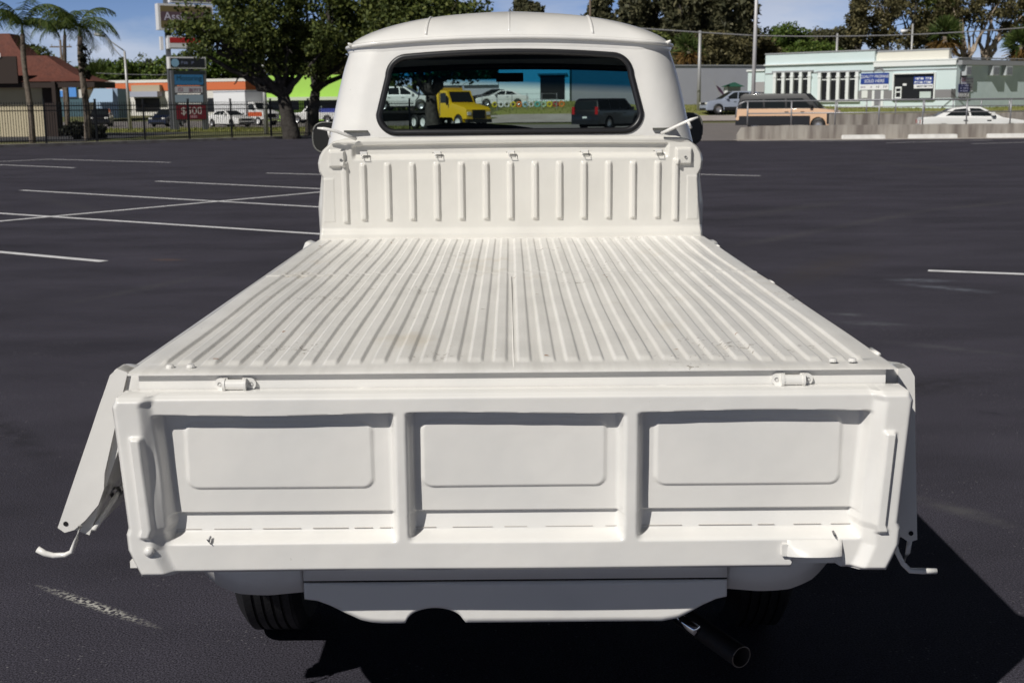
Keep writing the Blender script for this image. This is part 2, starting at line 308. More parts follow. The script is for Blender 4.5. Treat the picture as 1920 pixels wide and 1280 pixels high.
def asphalt_mat():
    m = mat('sealed_asphalt', (.033, .032, .036), .7, spec=.22); t = m.node_tree; p = pr(m); nd = t.nodes; lk = t.links
    c = nd.new('ShaderNodeTexCoord')
    # broad mottling with brush streaks
    mp = nd.new('ShaderNodeMapping'); mp.inputs['Scale'].default_value = (.40, .8, 1); mp.inputs['Rotation'].default_value = (0, 0, .12)
    n1 = nd.new('ShaderNodeTexNoise'); n1.inputs['Scale'].default_value = 1.3; n1.inputs['Detail'].default_value = 8; n1.inputs['Roughness'].default_value = .6
    r1 = nd.new('ShaderNodeValToRGB'); r1.color_ramp.elements[0].position = .3; r1.color_ramp.elements[1].position = .72
    r1.color_ramp.elements[0].color = (.032, .0305, .040, 1); r1.color_ramp.elements[1].color = (.060, .0565, .075, 1)
    lk.new(c.outputs['Object'], mp.inputs[0]); lk.new(mp.outputs[0], n1.inputs['Vector']); lk.new(n1.outputs['Fac'], r1.inputs[0])
    # fine aggregate
    n2 = nd.new('ShaderNodeTexNoise'); n2.inputs['Scale'].default_value = 190; n2.inputs['Detail'].default_value = 3
    r2 = nd.new('ShaderNodeValToRGB'); r2.color_ramp.elements[0].position = .34; r2.color_ramp.elements[1].position = .68
    r2.color_ramp.elements[0].color = (.30, .30, .30, 1); r2.color_ramp.elements[1].color = (1.95, 1.93, 1.9, 1)
    x2 = nd.new('ShaderNodeMixRGB'); x2.blend_type = 'MULTIPLY'; x2.inputs[0].default_value = 1
    lk.new(c.outputs['Object'], n2.inputs['Vector']); lk.new(n2.outputs['Fac'], r2.inputs[0]); lk.new(r1.outputs[0], x2.inputs[1]); lk.new(r2.outputs[0], x2.inputs[2])
    # pale stone flecks
    v = nd.new('ShaderNodeTexVoronoi'); v.inputs['Scale'].default_value = 55
    r3 = nd.new('ShaderNodeValToRGB'); r3.color_ramp.elements[0].position = .0; r3.color_ramp.elements[1].position = .24
    r3.color_ramp.elements[0].color = (1, 1, 1, 1); r3.color_ramp.elements[1].color = (0, 0, 0, 1)
    n3 = nd.new('ShaderNodeTexNoise'); n3.inputs['Scale'].default_value = 2.2; n3.inputs['Detail'].default_value = 6
    r3b = nd.new('ShaderNodeValToRGB'); r3b.color_ramp.elements[0].position = .44; r3b.color_ramp.elements[1].position = .75
    sp = nd.new('ShaderNodeSeparateColor'); gt = nd.new('ShaderNodeMath'); gt.operation = 'GREATER_THAN'; gt.inputs[1].default_value = .62
    k1 = nd.new('ShaderNodeMath'); k1.operation = 'MULTIPLY'; k2 = nd.new('ShaderNodeMath'); k2.operation = 'MULTIPLY'
    x3 = nd.new('ShaderNodeMixRGB'); x3.inputs[2].default_value = (.42, .41, .41, 1)
    lk.new(c.outputs['Object'], v.inputs['Vector']); lk.new(v.outputs['Distance'], r3.inputs[0]); lk.new(v.outputs['Color'], sp.inputs[0]); lk.new(sp.outputs[0], gt.inputs[0])
    lk.new(c.outputs['Object'], n3.inputs['Vector']); lk.new(n3.outputs['Fac'], r3b.inputs[0])
    lk.new(r3.outputs[0], k1.inputs[0]); lk.new(gt.outputs[0], k1.inputs[1]); lk.new(k1.outputs[0], k2.inputs[0]); lk.new(r3b.outputs[0], k2.inputs[1])
    lk.new(k2.outputs[0], x3.inputs[0]); lk.new(x2.outputs[0], x3.inputs[1])
    last = x3
    # the scuffs and chalky smears seen on the right, worn gravel spots on the left
    for (p0, p1, b, col, s, fine) in (((1660, 524), (1795, 527), .13, (.13, .14, .17), .95, 0), ((1685, 531), (1872, 550), .12, (.13, .14, .17), .95, 0), ((1550, 587), (1630, 592), .08, (.11, .115, .13), .8, 0),
            ((1565, 604), (1708, 609), .09, (.11, .115, .13), .9, 0), ((1370, 463), (1560, 428), .16, (.085, .082, .085), .6, 0), ((1540, 431), (1745, 393), .17, (.085, .082, .085), .6, 0), ((1725, 396), (1925, 376), .2, (.085, .082, .085), .6, 0),
            ((1340, 412), (1610, 374), .3, (.08, .077, .08), .5, 0), ((1640, 638), (1930, 668), .10, (.09, .09, .10), .6, 0), ((1695, 928), (1925, 992), .07, (.10, .098, .10), .6, 0), ((75, 1098), (290, 1174), .024, (.50, .49, .45), 1., 1),
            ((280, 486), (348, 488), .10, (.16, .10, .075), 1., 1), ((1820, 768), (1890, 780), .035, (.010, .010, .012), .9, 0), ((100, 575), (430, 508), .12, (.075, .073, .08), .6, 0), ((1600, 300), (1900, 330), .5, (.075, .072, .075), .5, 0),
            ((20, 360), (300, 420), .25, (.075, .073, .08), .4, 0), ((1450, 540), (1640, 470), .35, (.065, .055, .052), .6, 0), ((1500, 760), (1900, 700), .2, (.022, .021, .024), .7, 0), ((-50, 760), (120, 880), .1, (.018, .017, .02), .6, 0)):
        g0 = gp(*p0); g1 = gp(*p1); g = (g0+g1)/2; a = (g1-g0).length/2; rot = math.atan2(g1.y-g0.y, g1.x-g0.x)
        m2 = nd.new('ShaderNodeMapping'); m2.vector_type = 'TEXTURE'
        m2.inputs['Location'].default_value = (g.x, g.y, 0); m2.inputs['Rotation'].default_value = (0, 0, rot); m2.inputs['Scale'].default_value = (a, b, 1)
        wn = nd.new('ShaderNodeTexNoise'); wn.inputs['Scale'].default_value = 75 if fine else 11; wn.inputs['Detail'].default_value = 5
        ln = nd.new('ShaderNodeVectorMath'); ln.operation = 'LENGTH'
        mr = nd.new('ShaderNodeMapRange'); mr.inputs[1].default_value = 1.15; mr.inputs[2].default_value = .2
        rr = nd.new('ShaderNodeValToRGB'); rr.color_ramp.elements[0].position = .46 if fine else .30; rr.color_ramp.elements[1].position = .56 if fine else .62
        kk = nd.new('ShaderNodeMath'); kk.operation = 'MULTIPLY'; k4 = nd.new('ShaderNodeMath'); k4.operation = 'MULTIPLY'; k4.inputs[1].default_value = s
        xx = nd.new('ShaderNodeMixRGB'); xx.inputs[2].default_value = (*col, 1)
        lk.new(c.outputs['Object'], m2.inputs[0]); lk.new(m2.outputs[0], ln.inputs[0]); lk.new(ln.outputs['Value'], mr.inputs[0]); lk.new(c.outputs['Object'], wn.inputs['Vector'])
        lk.new(wn.outputs['Fac'], rr.inputs[0]); lk.new(rr.outputs[0], kk.inputs[0]); lk.new(mr.outputs[0], kk.inputs[1]); lk.new(kk.outputs[0], k4.inputs[0]); lk.new(k4.outputs[0], xx.inputs[0])
        lk.new(last.outputs[0], xx.inputs[1]); last = xx
    lk.new(last.outputs[0], p.inputs['Base Color'])
    b = nd.new('ShaderNodeBump'); b.inputs['Strength'].default_value = .55; b.inputs['Distance'].default_value = .004
    n5 = nd.new('ShaderNodeTexNoise'); n5.inputs['Scale'].default_value = 130; n5.inputs['Detail'].default_value = 4
    lk.new(c.outputs['Object'], n5.inputs['Vector']); lk.new(n5.outputs['Fac'], b.inputs['Height']); lk.new(b.outputs[0], p.inputs['Normal'])
    return m
ASPH = asphalt_mat()

xs = [-900, -500, -300, -200, -140, -100, -80, -60, -45, -35, -28, -22, -17, -13, -10] + [-8+i*.7 for i in range(11)] + [2, 6, 12, 20, 30, 45, 60, 80, 110, 150, 220, 350, 600, 900]
ys = [-300, -60, -20, 0, 20, 40, 50, 60] + yr(66, 172, 53) + [180, 200, 240, 300, 400, 600, 1000, 2000]
v = [(x, y, terr(x, y)-.02) for y in ys for x in xs]; n = len(xs)
f = [(j*n+i, j*n+i+1, (j+1)*n+i+1, (j+1)*n+i) for j in range(len(ys)-1) for i in range(n-1)]
struct(MB().add(v, f).build('ground', GROUND, smooth=True))
# kerb line on the left, in plan: from KA to KB
KA, KB = gp(0, 277), gp(595, 258)
kd = (KB-KA).normalized(); kn = Vector((-kd.y, kd.x, 0))
K0 = KA - kd*70; K1 = KA + kd*((gp(880, 253)-KA).length)
LOTY = gp(1650, 262).y
lot = [(-160, -40, 0), (160, -40, 0), (160, LOTY, 0), (K1.x+1, LOTY, 0), (K1.x, K1.y, 0), (K0.x, K0.y, 0), (-160, K0.y, 0)]
struct(MB().add(lot, [tuple(range(len(lot)))]).build('parking_lot', ASPH))
kerb = MB()
kerb.add([K0+Vector((0,0,-.02)), K1+Vector((0,0,-.02)), K1+Vector((0,0,.12)), K0+Vector((0,0,.12)), K0+kn*.45+Vector((0,0,.12)), K1+kn*.45+Vector((0,0,.12)), K0+kn*.45, K1+kn*.45],
         [(0,1,2,3), (3,2,5,4), (4,5,7,6), (1,7,5,2), (0,3,4,6)])
struct(kerb.build('kerb', KERB))
terr_sheet('service_drive', -80, X(330, 80), yr(62, 88, 6), .006, mat('drive_asphalt', (.05, .05, .055), .8))
terr_sheet('verge', -70, -7, yr(88, 108, 8), .012, GRASS)
terr_sheet('road', -170, -7.5, yr(108, 150, 14), .016, ROAD)
terr_sheet('side_road', -3.2, 120, yr(LOTY+.05, 92, 50), .016, ROAD)
terr_sheet('sidewalk', -3, 120, yr(93, 96, 4), .06, WALKM)
terr_sheet('grass_bank', -3, 120, yr(96, 112, 10), .035, GRASS)
def strip(name, a, b, wd, z=.005):
    a = Vector(a); b = Vector(b); d = (b-a).normalized(); n = Vector((-d.y, d.x, 0))*wd/2
    k = max(1, int((b-a).length/.6)); vs = []
    random.seed(int(abs(a.x*100)))
    for i in range(k+1):
        p = a.lerp(b, i/k); e = random.uniform(-.006, .006); vs += [p-n*(1+e*6)+Vector((0,0,z)), p+n*(1+e*6)+Vector((0,0,z))]
    return struct(MB().add(vs, [(2*i, 2*i+2, 2*i+3, 2*i+1) for i in range(k)]).build(name, LINE))
PL = [((-300, 381), (606, 439.5)), ((40, 357), (640, 391)), ((-40, 419), (640, 357)), ((293, 340), (640, 356)), ((500, 325), (660, 329)), ((-300, 446), (195, 491)),
      ((-200, 301), (140, 315)), ((95, 299), (320, 305)), ((-100, 308), (95, 299)), ((1260, 326), (1425, 330)), ((1740, 508), (2300, 529)),
      ((1520, 265.5), (1700, 261.5)), ((1662, 268), (1860, 263)), ((1822, 270), (2000, 265))]
for i, (a, b) in enumerate(PL): strip('parking_line', gp(*a), gp(*b), .118, .004+.001*(i % 3))

# ------------------------------------------------------------------ the pickup truck
TR = thing('pickup_truck', 'white vintage flatbed pickup truck with tailgate and side gates folded down', 'pickup truck', (0, 4.6, 0), world=True)
BZ = .98; Y0 = 2.628; Y1 = 5.365; HWB = .825
# --- bed floor: pressed ribs
pitch = .0535; nr = 29
def rib(x):
    t = np.abs(((x/pitch + .5) % 1.) - .5)*pitch       # distance to rib centre
    return 1 - nsm(.0115, .0172, t)
xs = [-HWB, -HWB+.012]
xs += list(np.arange(-nr/2*pitch, nr/2*pitch+1e-6, pitch/20))
xs += [HWB-.012, HWB]; xs = np.array(xs)
ysb = np.concatenate([[Y0, Y0+.012], np.linspace(Y0+.05, Y0+.13, 9), np.linspace(Y0+.2, 4.14, 26), np.linspace(4.155, 4.225, 11), np.linspace(4.28, Y1-.11, 14), np.linspace(Y1-.1, Y1-.03, 8), [Y1]])
XX, YY = np.meshgrid(xs, ysb)
env = nsm(Y0+.065, Y0+.105, YY)*(1-nsm(Y1-.085, Y1-.05, YY))*(1-.75*(nsm(4.168, 4.18, YY)-nsm(4.195, 4.207, YY)))
inside = (np.abs(XX) < nr/2*pitch-.001)
ZZ = BZ + .0062*rib(XX+pitch/2)*env*inside
ZZ += .003*((np.abs(YY-4.19) < .012))
ZZ += .0022*np.sin(XX*5+1)*np.sin(YY*3.1) + .0015*np.sin(XX*11+YY*6)       # slightly wavy old sheet
ZZ -= .003*((np.abs(XX) > HWB-.006) | (YY < Y0+.006))
vs, q = grid_mesh(np.stack([XX, YY, ZZ], -1))
me = np_mesh('bed_floor', vs, q, BEDPAINT)
bm = bmesh.new(); bm.from_mesh(me)
be = [e for e in bm.edges if e.is_boundary]
r = bmesh.ops.extrude_edge_only(bm, edges=be)
for g in r['geom']:
    if isinstance(g, bmesh.types.BMVert): g.co.z = BZ-.007
bmesh.ops.recalc_face_normals(bm, faces=bm.faces); bm.to_mesh(me); bm.free()
floor = link('bed_floor', me, TR, angle=50)
seam = MB().tube([(.003, Y0+.02, BZ+.0005), (.0, 4.1, BZ+.0005)], .0014, 6).build('weld_seam', BEDPAINT, floor, smooth=True)
for x, y in ((-.745, Y0+.045), (-.70, Y0+.045), (.70, Y0+.05), (.742, Y0+.05)):
    MB().lathe([(0, .009), (.004, .009), (.007, .006), (.0075, 0.0001)], 12, 'z', (x, y, BZ+.001)).build('bed_bolt', PAINT, floor)
for y in (2.80, 3.95, 5.0):
    MB().tube([(HWB+.001, y-.03, BZ-.004), (HWB+.001, y+.03, BZ-.004)], .006, 10).build('bed_hinge_barrel', PAINT, floor, smooth=True)
    pass
# --- frame below the bed: rear sill and side rails
MB().box((-.805, Y0+.013, .86), (.805, Y0+.035, BZ-.0075)).build('bed_sill', PAINT, TR)
for s in (-1, 1): MB().box((s*.80-.012, Y0+.055, .84), (s*.80+.012, Y1+.02, BZ-.0075)).build('bed_side_rail', PAINT, TR)

# --- generic pressed gate: built in (u: along, z: height down from 0 at top, out: depth)
def gate_surface(wfun, H, panels, emb, zt, zb, end=.058, nu=420, nz_=190, depth=.036):
    zs = np.unique(np.concatenate([np.linspace(0, -H, nz_), np.linspace(-zb+.022, -zb+.042, 12)]))[::-1]; us = np.linspace(-1, 1, nu)
    U, Z = np.meshgrid(us, zs); Wd = np.interp(-Z, *wfun); Xc = U*Wd
    e = Wd-np.abs(Xc)
    D = np.zeros_like(Xc)
    wob = .0025*np.sin(Xc*9)
    for (a, b) in panels:
        la = np.where(np.full_like(Xc, a) < -.7*wfun[1][0], -(Wd-end-.028), a); lb = np.where(np.full_like(Xc, b) > .7*wfun[1][0], Wd-end-.028, b)
        s = .0085
        inx = nsm(-s, s, Xc-la)*nsm(-s, s, lb-Xc)
        inz = nsm(-s*.6, s*.6, -(Z+zt+wob))*nsm(-.011, .009, Z+zb+.018)
        low = 1-nsm(-.003, .003, Z+(zb-.032))            # lower band set a little deeper
        D -= inx*inz*(depth+.011*low*nsm(-.058, .0, Z+(zb-.032)))
    for (a, b, t, bo) in emb:
        dx = np.abs(Xc-(a+b)/2)-(b-a)/2+.022; dz = np.abs(Z+(t+bo)/2)-(bo-t)/2+.022
        dd = np.hypot(np.maximum(dx, 0), np.maximum(dz, 0))+np.minimum(np.maximum(dx, dz), 0)-.022
        D += .0050*(1-nsm(-.003, .003, dd))
    D += .020*(1-nsm(end-.006, end+.024, e+.003*np.sin(Z*30)))   # proud end flange
    bead = nsm(.030, .036, e)*(1-nsm(.052, .060, e))*nsm(-.005, .005, -(Z+.085))*nsm(-.005, .005, (Z+.305))
    D += .011*bead
    ed = np.minimum(np.minimum(-Z, Z+H), e)             # rolled outer edge
    D -= .012*(1-nsm(0, .012, ed))**2
    D += .0018*np.sin(Xc*7+1)*np.sin(Z*12)
    return Xc, Z, D
def gate_mesh(name, Xc, Z, D, thick, T, m):
    P = np.stack([Xc, Z, D], -1); nz_, nu = Xc.shape
    vs, q = grid_mesh(P)
    B = P.copy(); B[..., 2] = -thick; sl = (slice(None, None, 6), slice(None, None, 12))
    rim = [(0, i) for i in range(nu)] + [(j, nu-1) for j in range(1, nz_)] + [(nz_-1, i) for i in range(nu-2, -1, -1)] + [(j, 0) for j in range(nz_-2, 0, -1)]
    rv = np.array([B[j, i] for j, i in rim]); base = len(vs)
    verts = [T(*p) for p in np.concatenate([vs, rv])]
    faces = [tuple(f) for f in q]; k = len(rim)
    for i in range(k):
        a = rim[i]; b = rim[(i+1) % k]
        faces.append((a[0]*nu+a[1], base+i, base+(i+1) % k, b[0]*nu+b[1]))
    faces.append(tuple(range(base, base+k)))
    me = bpy.data.meshes.new(name); me.from_pydata(verts, [], faces)
    b = bmesh.new(); b.from_mesh(me); bmesh.ops.recalc_face_normals(b, faces=b.faces); b.to_mesh(me); b.free()
    me.materials.append(m); return me
TY = 2.572; TZ = .940; TH = .394
wf = ([0, .02, .286, .30, .335, .365, TH], [.832, .842, .824, .829, .827, .815, .802])
panels = [(-.76, -.256), (-.220, .232), (.272, .76)]
emb = [(-.702, -.302, .066, .212), (-.195, .199, .064, .212), (.307, .704, .062, .212)]
Xc, Z, D = gate_surface(wf, TH, panels, emb, .046, .300)
hole = nsm(.600, .606, Xc)*(1-nsm(.703, .709, Xc))*(1-nsm(-.357, -.349, Z))
D = D*(1-hole) - .034*hole
tg = link('tailgate', gate_mesh('tailgate', Xc, Z, D, .064, lambda a, b, c: (a, TY-c, TZ+b), GATEPAINT), TR, angle=60)
# handle: a hooded grip at the lower right of the tailgate
vs = []; nh = 22
for i in range(nh+1):
    t = i/nh; x = .588+.118*t; bul = math.sin(math.pi*t)**.55
    for (zz, yy) in ((.612, .001), (.604, .004+.018*bul), (.597, .007+.028*bul), (.5865-.009*(1-bul), .008+.033*bul), (.5855-.009*(1-bul), .004+.027*bul), (.590, .001)):
        vs.append((x, TY-yy, zz))
MB().add(vs, [(i*6+k, i*6+k+1, (i+1)*6+k+1, (i+1)*6+k) for i in range(nh) for k in range(5)]).build('tailgate_handle', PAINT, tg, angle=50)
MB().box((.577, TY-.008, .578), (.589, TY+.002, .604)).build('handle_bracket', PAINT, tg)
MB().lathe([(-.0, .011), (-.006, .0105), (-.010, .006), (-.011, .0001)], 16, 'y', (-.779, TY-.020, .606)).build('tailgate_button', PAINT, tg, smooth=True)
for x in (-.655, .69):
    MB().tube([(x, TY+.012, .626), (x, TY-.004, .622)], .0028, 8).build('tailgate_pin', STEEL, tg)
    MB().tube([(x-.004, TY-.004, .626), (x+.005, TY-.004, .614)], .0012, 6).build('split_pin', STEEL, tg)
MB().box((-.83, TY+.004, .56), (-.812, TY+.02, .575)).build('tailgate_stop', PAINT, tg)
SEAMM = mat('seam_dark', (.54, .51, .47), .8)
for (a_, b_) in ((-.735, -.262), (-.214, .226), (.278, .735)):
    x = a_; rnd = random.Random(int(a_*100))
    k = MB()
    while x < b_:
        e_ = min(b_, x+rnd.uniform(.03, .12)); k.box((x, TY+.0368, .6346), (e_, TY+.042, .6353)); x = e_+rnd.uniform(.004, .05)
    k.build('spot_welded_seam', SEAMM, tg)
# hinges on the sill
for hx in (-.596, .602):
    hy = Y0+.005; hz = .952
    hb = MB().tube([(hx-.021, hy-.005, hz), (hx+.021, hy-.005, hz)], .0115, 14).build('tailgate_hinge', PAINT, TR, angle=40)
    for s in (-1, 1):
        pts = []
        for k in range(13):
            a = -math.pi/2+math.pi*k/12; pts.append((hx+s*(.031+.0135*math.cos(a)), hy, hz+.0135*math.sin(a)))
        pts += [(hx+s*.016, hy, hz+.0135), (hx+s*.016, hy, hz-.0135)]
        MB().poly(pts if s > 0 else pts[::-1], (0, .0085, 0)).build('hinge_leaf', PAINT, hb)
    for s in (-1, 1): MB().tube([(hx+s*.0225-.003, hy-.005, hz), (hx+s*.0225+.003, hy-.005, hz)], .0135, 14).build('hinge_knuckle', PAINT, hb, angle=40)
    MB().box((hx-.019, hy-.006, .925), (hx+.019, hy-.001, .942)).build('hinge_tab', PAINT, hb)
    for s in (-1, 1): MB().lathe([(-.002, .004), (0, .0045)], 10, 'y', (hx+s*.034, hy, hz)).build('hinge_screw', STEEL, hb)
for x in (-.325, .323):
    MB().tube([(x-.025, Y0+.02, .934), (x+.025, Y0+.008, .934)], .006, 8).build('sill_clip', PAINT, TR, smooth=True)

# --- side gates, folded down outside the bed
def side_gate(s, tilt, hx):
    Lh = 1.335; yc = Y0+.055+Lh
    wf2 = ([0, .392], [Lh, Lh-.01]); pn = [(-1.27, -.47), (-.42, .42), (.47, 1.27)]
    em = [(a+.07, b-.07, .07, .20) for a, b in pn]
    Xc, Z, D = gate_surface(wf2, .392, pn, em, .046, .285, nu=300, nz_=70)
    c, sn = math.cos(tilt), math.sin(tilt)
    def T(a, b, d):   # b: down (neg), d: outwards
        d += .034; o = -b*sn + d*c; z = b*c + d*sn
        return (s*(hx+o), yc+a, .962+z)
    g = link('side_gate', gate_mesh('side_gate', Xc, Z, D, .046, T, PAINT), TR, angle=60)
    return g, T
gl, TL = side_gate(-1, R(22.0), .819)
gr, TRr = side_gate(1, R(3.8), .822)
# end caps with a bolt hole, latch hooks and inner fittings
for g, T, s in ((gl, TL, -1), (gr, TRr, 1)):
    a = -1.342
    prof = [(.0, .012), (-.02, .022), (-.25, .022), (-.394, .022), (-.399, .004), (-.385, -.014), (-.355, -.030), (-.31, -.046), (-.27, -.046), (-.235, -.036), (-.06, -.018), (0, -.012)]
    MB().poly([T(a, b, d) for b, d in prof], Vector((0, .05, 0))).build('gate_end_cap', PAINT, g)
    for bz in (-.36,): MB().lathe([(-.0015, .0001), (-.0015, .0055), (.002, .0055)], 12, 'y', T(a, bz-.018, .008)).build('bolt_hole', BLACK, g)
    MB().box((-.035, 0, -.02), (.035, .05, .02), lambda p, T=T: Vector(T(-1.10+p.x, -.23+p.z, -.045-p.y))).build('shade_block', RUBBER, g)  # added dark block, stands for shade on the gate's inner face
    MB().tube([T(-1.33, -.375, -.052), T(-1.25, -.31, -.060), T(-1.15, -.27, -.060)], .006, 8).build('latch_rod', PAINT, g, smooth=True)
    MB().lathe([(-.012, .012), (.012, .012)], 12, 'y', T(-1.24, -.31, -.056)).build('latch_pivot', STEEL, g)
    for k in range(3): MB().box((0, -.004, -.15), (.012, .004, .10), lambda p, T=T, k=k: Vector(T(-.9+.55*k+p.x, -.2+p.z, -.045-p.y))).build('gate_rib', PAINT, g)
hk = [at(px, py, 2.66) for px, py in ((150, 985), (143, 1012), (134, 1034), (122, 1040), (100, 1041), (84, 1037), (70, 1029))]
MB().tube(hk, [.005, .005, .0055, .006, .0065, .007, .0075], 10).build('gate_hook', PAINT, gl, smooth=True)
hk = [at(px, py, 2.70) for px, py in ((1672, 1000), (1682, 1035), (1693, 1056), (1706, 1069), (1730, 1070), (1756, 1070))]
MB().tube(hk, [.006, .006, .006, .0065, .007, .0065], 10).build('gate_hook', PAINT, gr, smooth=True)
hk = [at(px, py, 2.70) for px, py in ((1706, 1010), (1702, 1035), (1693, 1056))]
MB().tube(hk, .006, 8).build('gate_hook', PAINT, gr, smooth=True)

# --- headboard
HY = 5.365
zs = np.linspace(.975, 1.402, 120); us = np.linspace(-1, 1, 520)
U, Z = np.meshgrid(us, zs)
Wd = np.interp(Z, [.975, 1.03, 1.215, 1.24, 1.265, 1.30, 1.33, 1.355, 1.375, 1.39, 1.402], [.822, .817, .802, .802, .815, .819, .812, .797, .775, .75, .70])
Xc = U*Wd; crown = .008*(1-(Xc/.8)**2)*nsm(1.2, 1.4, Z); D = np.zeros_like(Xc)
for i in range(-6, 7):
    t = np.abs(Xc-i*.1043)
    D += .013*(1-nsm(.006, .0155, t))*nsm(1.052, 1.066, Z)*(1-nsm(1.288, 1.30, Z))
for xr in (-.703, .703):
    D += .013*(1-nsm(.006, .0155, np.abs(Xc-xr)))*nsm(1.042, 1.056, Z)*(1-nsm(1.30, 1.31, Z))
    xb = xr*1.045
    D += .018*(1-nsm(.029, .036, np.abs(Xc-xb)))*(1-nsm(.029, .036, np.abs(Z-1.318)))
chx = 1-nsm(.655, .675, np.abs(Xc))
D -= .020*chx*nsm(1.308, 1.335, Z)*(1-nsm(1.366, 1.374, Z))
D += .016*nsm(.70, .71, np.abs(Xc)*0+1)*(1-nsm(.995, 1.028, Z))            # toe roll at the floor
D += .004*nsm(1.376, 1.384, Z)
for s in (-1, 1):
    fx = np.abs(Xc-s*.775); D += .0025*(1-nsm(.022, .025, fx))*nsm(1.05, 1.053, Z)*(1-nsm(1.235, 1.238, Z))
ed = np.minimum(Wd-np.abs(Xc), 1.402-Z); D -= .016*(1-nsm(0, .014, ed))**2
D += .002*np.sin(Xc*6+.7)*np.sin(Z*17)
hbm = gate_mesh('headboard', Xc, Z+crown, D, .032, lambda a, b, c: (a, HY-c, b), HEADPAINT)
hb = link('headboard', hbm, TR, angle=60)
for i in range(-2, 3):
    x = i*.312; z = 1.337; y = HY+.006
    MB().tube([(x-.018, y-.006, z+.004), (x-.008, y-.008, z+.004), (x-.002, y-.020, z-.016), (x+.022, y-.020, z-.016), (x+.018, y-.010, z+.008)], .0018, 6).build('tie_hook', STEEL, hb, smooth=True)
    MB().box((x-.012, y-.012, z+.002), (x+.016, y-.002, z+.012)).build('hook_plate', PAINT, hb)
for s in (-1, 1): MB().lathe([(-.006, .005), (0, .006)], 10, 'y', (s*.728+.012, HY-.018, 1.315)).build('headboard_bolt', STEEL, hb)

# --- cab shell: closed loop in plan, lofted in z, openings cut out, seals over the cut
CY0, CY1 = 5.445, 7.02
zs = np.linspace(.50, 1.792, 118)
hwz = np.interp(zs, [.45, .7, 1.1, 1.25, 1.43, 1.6, 1.70, 1.792], [.80, .845, .855, .835, .790, .752, .725, .692])
yb = CY0 + np.interp(zs, [.5, 1.35, 1.8], [0, .0, .055])
yf = np.interp(zs, [.5, 1.0, 1.30, 1.8], [7.02, 7.0, 6.96, 6.66])
def loop(hw, a, b, rc, nx=150, ny=110, nc=16):
    p = []
    for i in range(nx+1): p.append((-hw+rc+(2*hw-2*rc)*i/nx, a))
    for i in range(1, nc): q = math.pi/2*i/nc; p.append((hw-rc+rc*math.sin(q), a+rc-rc*math.cos(q)))
    for i in range(ny+1): p.append((hw, a+rc+(b-a-2*rc)*i/ny))
    for i in range(1, nc): q = math.pi/2*i/nc; p.append((hw-rc+rc*math.cos(q), b-rc+rc*math.sin(q)))
    for i in range(nx+1): p.append((hw-rc-(2*hw-2*rc)*i/nx, b))
    for i in range(1, nc): q = math.pi/2*i/nc; p.append((-hw+rc-rc*math.sin(q), b-rc+rc*math.cos(q)))
    for i in range(ny+1): p.append((-hw, b-rc-(b-a-2*rc)*i/ny))
    for i in range(1, nc): q = math.pi/2*i/nc; p.append((-hw+rc-rc*math.cos(q), a+rc-rc*math.sin(q)))
    return np.array(p)
RC = .15
P = np.array([np.column_stack([loop(h, a, b, RC), np.full(len(loop(h, a, b, RC)), z)]) for h, a, b, z in zip(hwz, yb, yf, zs)])
# the back panel bows out a little towards the middle; the rear top edge rises to the roof crown
bow = np.exp(-((P[..., 1]-yb[:, None])/.08)**2)
P[..., 1] -= bow*.03*(1-(P[..., 0]/.8)**2)
P[..., 2] += .035*(1-np.clip(np.abs(P[..., 0])/.72, 0, 1)**2)*np.clip((P[..., 2]-1.6)/.19, 0, 1)
vs, q = grid_mesh(P, True)
def rrect(hb, ht, zb, zt, crown, r, n=10, cx=0.):
    """closed outline in (x, z): trapezoid with rounded corners and a bowed top"""
    pts = []
    cs = [(-hb+r, zb+r, math.pi, 1.5*math.pi), (hb-r, zb+r, 1.5*math.pi, 2*math.pi), (ht-r, zt-r, 0, .5*math.pi), (-ht+r, zt-r, .5*math.pi, math.pi)]
    for k, (x, z, a, b) in enumerate(cs):
        for i in range(n+1):
            q_ = a+(b-a)*i/n; pts.append((x+r*math.cos(q_), z+r*math.sin(q_)))
        if k in (0, 2):
            x2 = cs[k+1][0]; 
            for i in range(1, 24): t = i/24; pts.append((pts[-1][0]+(x2-pts[-1][0])/(25-i), z+(r if k == 2 else -r)))
    return [(cx+x, z+(crown*(1-(x/ht)**2) if z > (zb+zt)/2 else 0)) for x, z in pts]
def inpoly(pts, x, z):
    x = np.asarray(x); c = np.zeros(x.shape, bool); n = len(pts); j = n-1
    for i in range(n):
        xi, zi = pts[i]; xj, zj = pts[j]
        hit = ((zi > z) != (zj > z)) & (x < (xj-xi)*(z-zi)/(zj-zi+1e-12)+xi); c ^= hit; j = i
    return c
RW = rrect(.560, .518, 1.425, 1.735, .025, .075)                 # rear window opening (x, z)
WS = rrect(.765, .70, 1.345, 1.715, .02, .09)
SW = [(5.80, 1.335), (6.78, 1.335), (6.60, 1.66), (5.83, 1.66)]  # side window (y, z)
cen = vs[q].mean(1)
nrm_back = cen[:, 1] < 5.60; front = cen[:, 1] > 6.35
kill = (nrm_back & inpoly(RW, cen[:, 0], cen[:, 2])) | (front & (np.abs(cen[:, 0]) < .79) & inpoly(WS, cen[:, 0], cen[:, 2]) & (cen[:, 1] > 6.5)) | ((np.abs(cen[:, 0]) > .6) & inpoly(SW, cen[:, 1], cen[:, 2]))
cab = link('cab_body', np_mesh('cab_body', vs, q[~kill], PAINT), TR, smooth=True)
def yback(x, z): return CY0 + np.interp(z, [.5, 1.35, 1.8], [0, 0, .055]) - .03*(1-(x/.8)**2)
def yfront(z): return np.interp(z, [.5, 1.0, 1.30, 1.8], [7.02, 7.0, 6.96, 6.66])
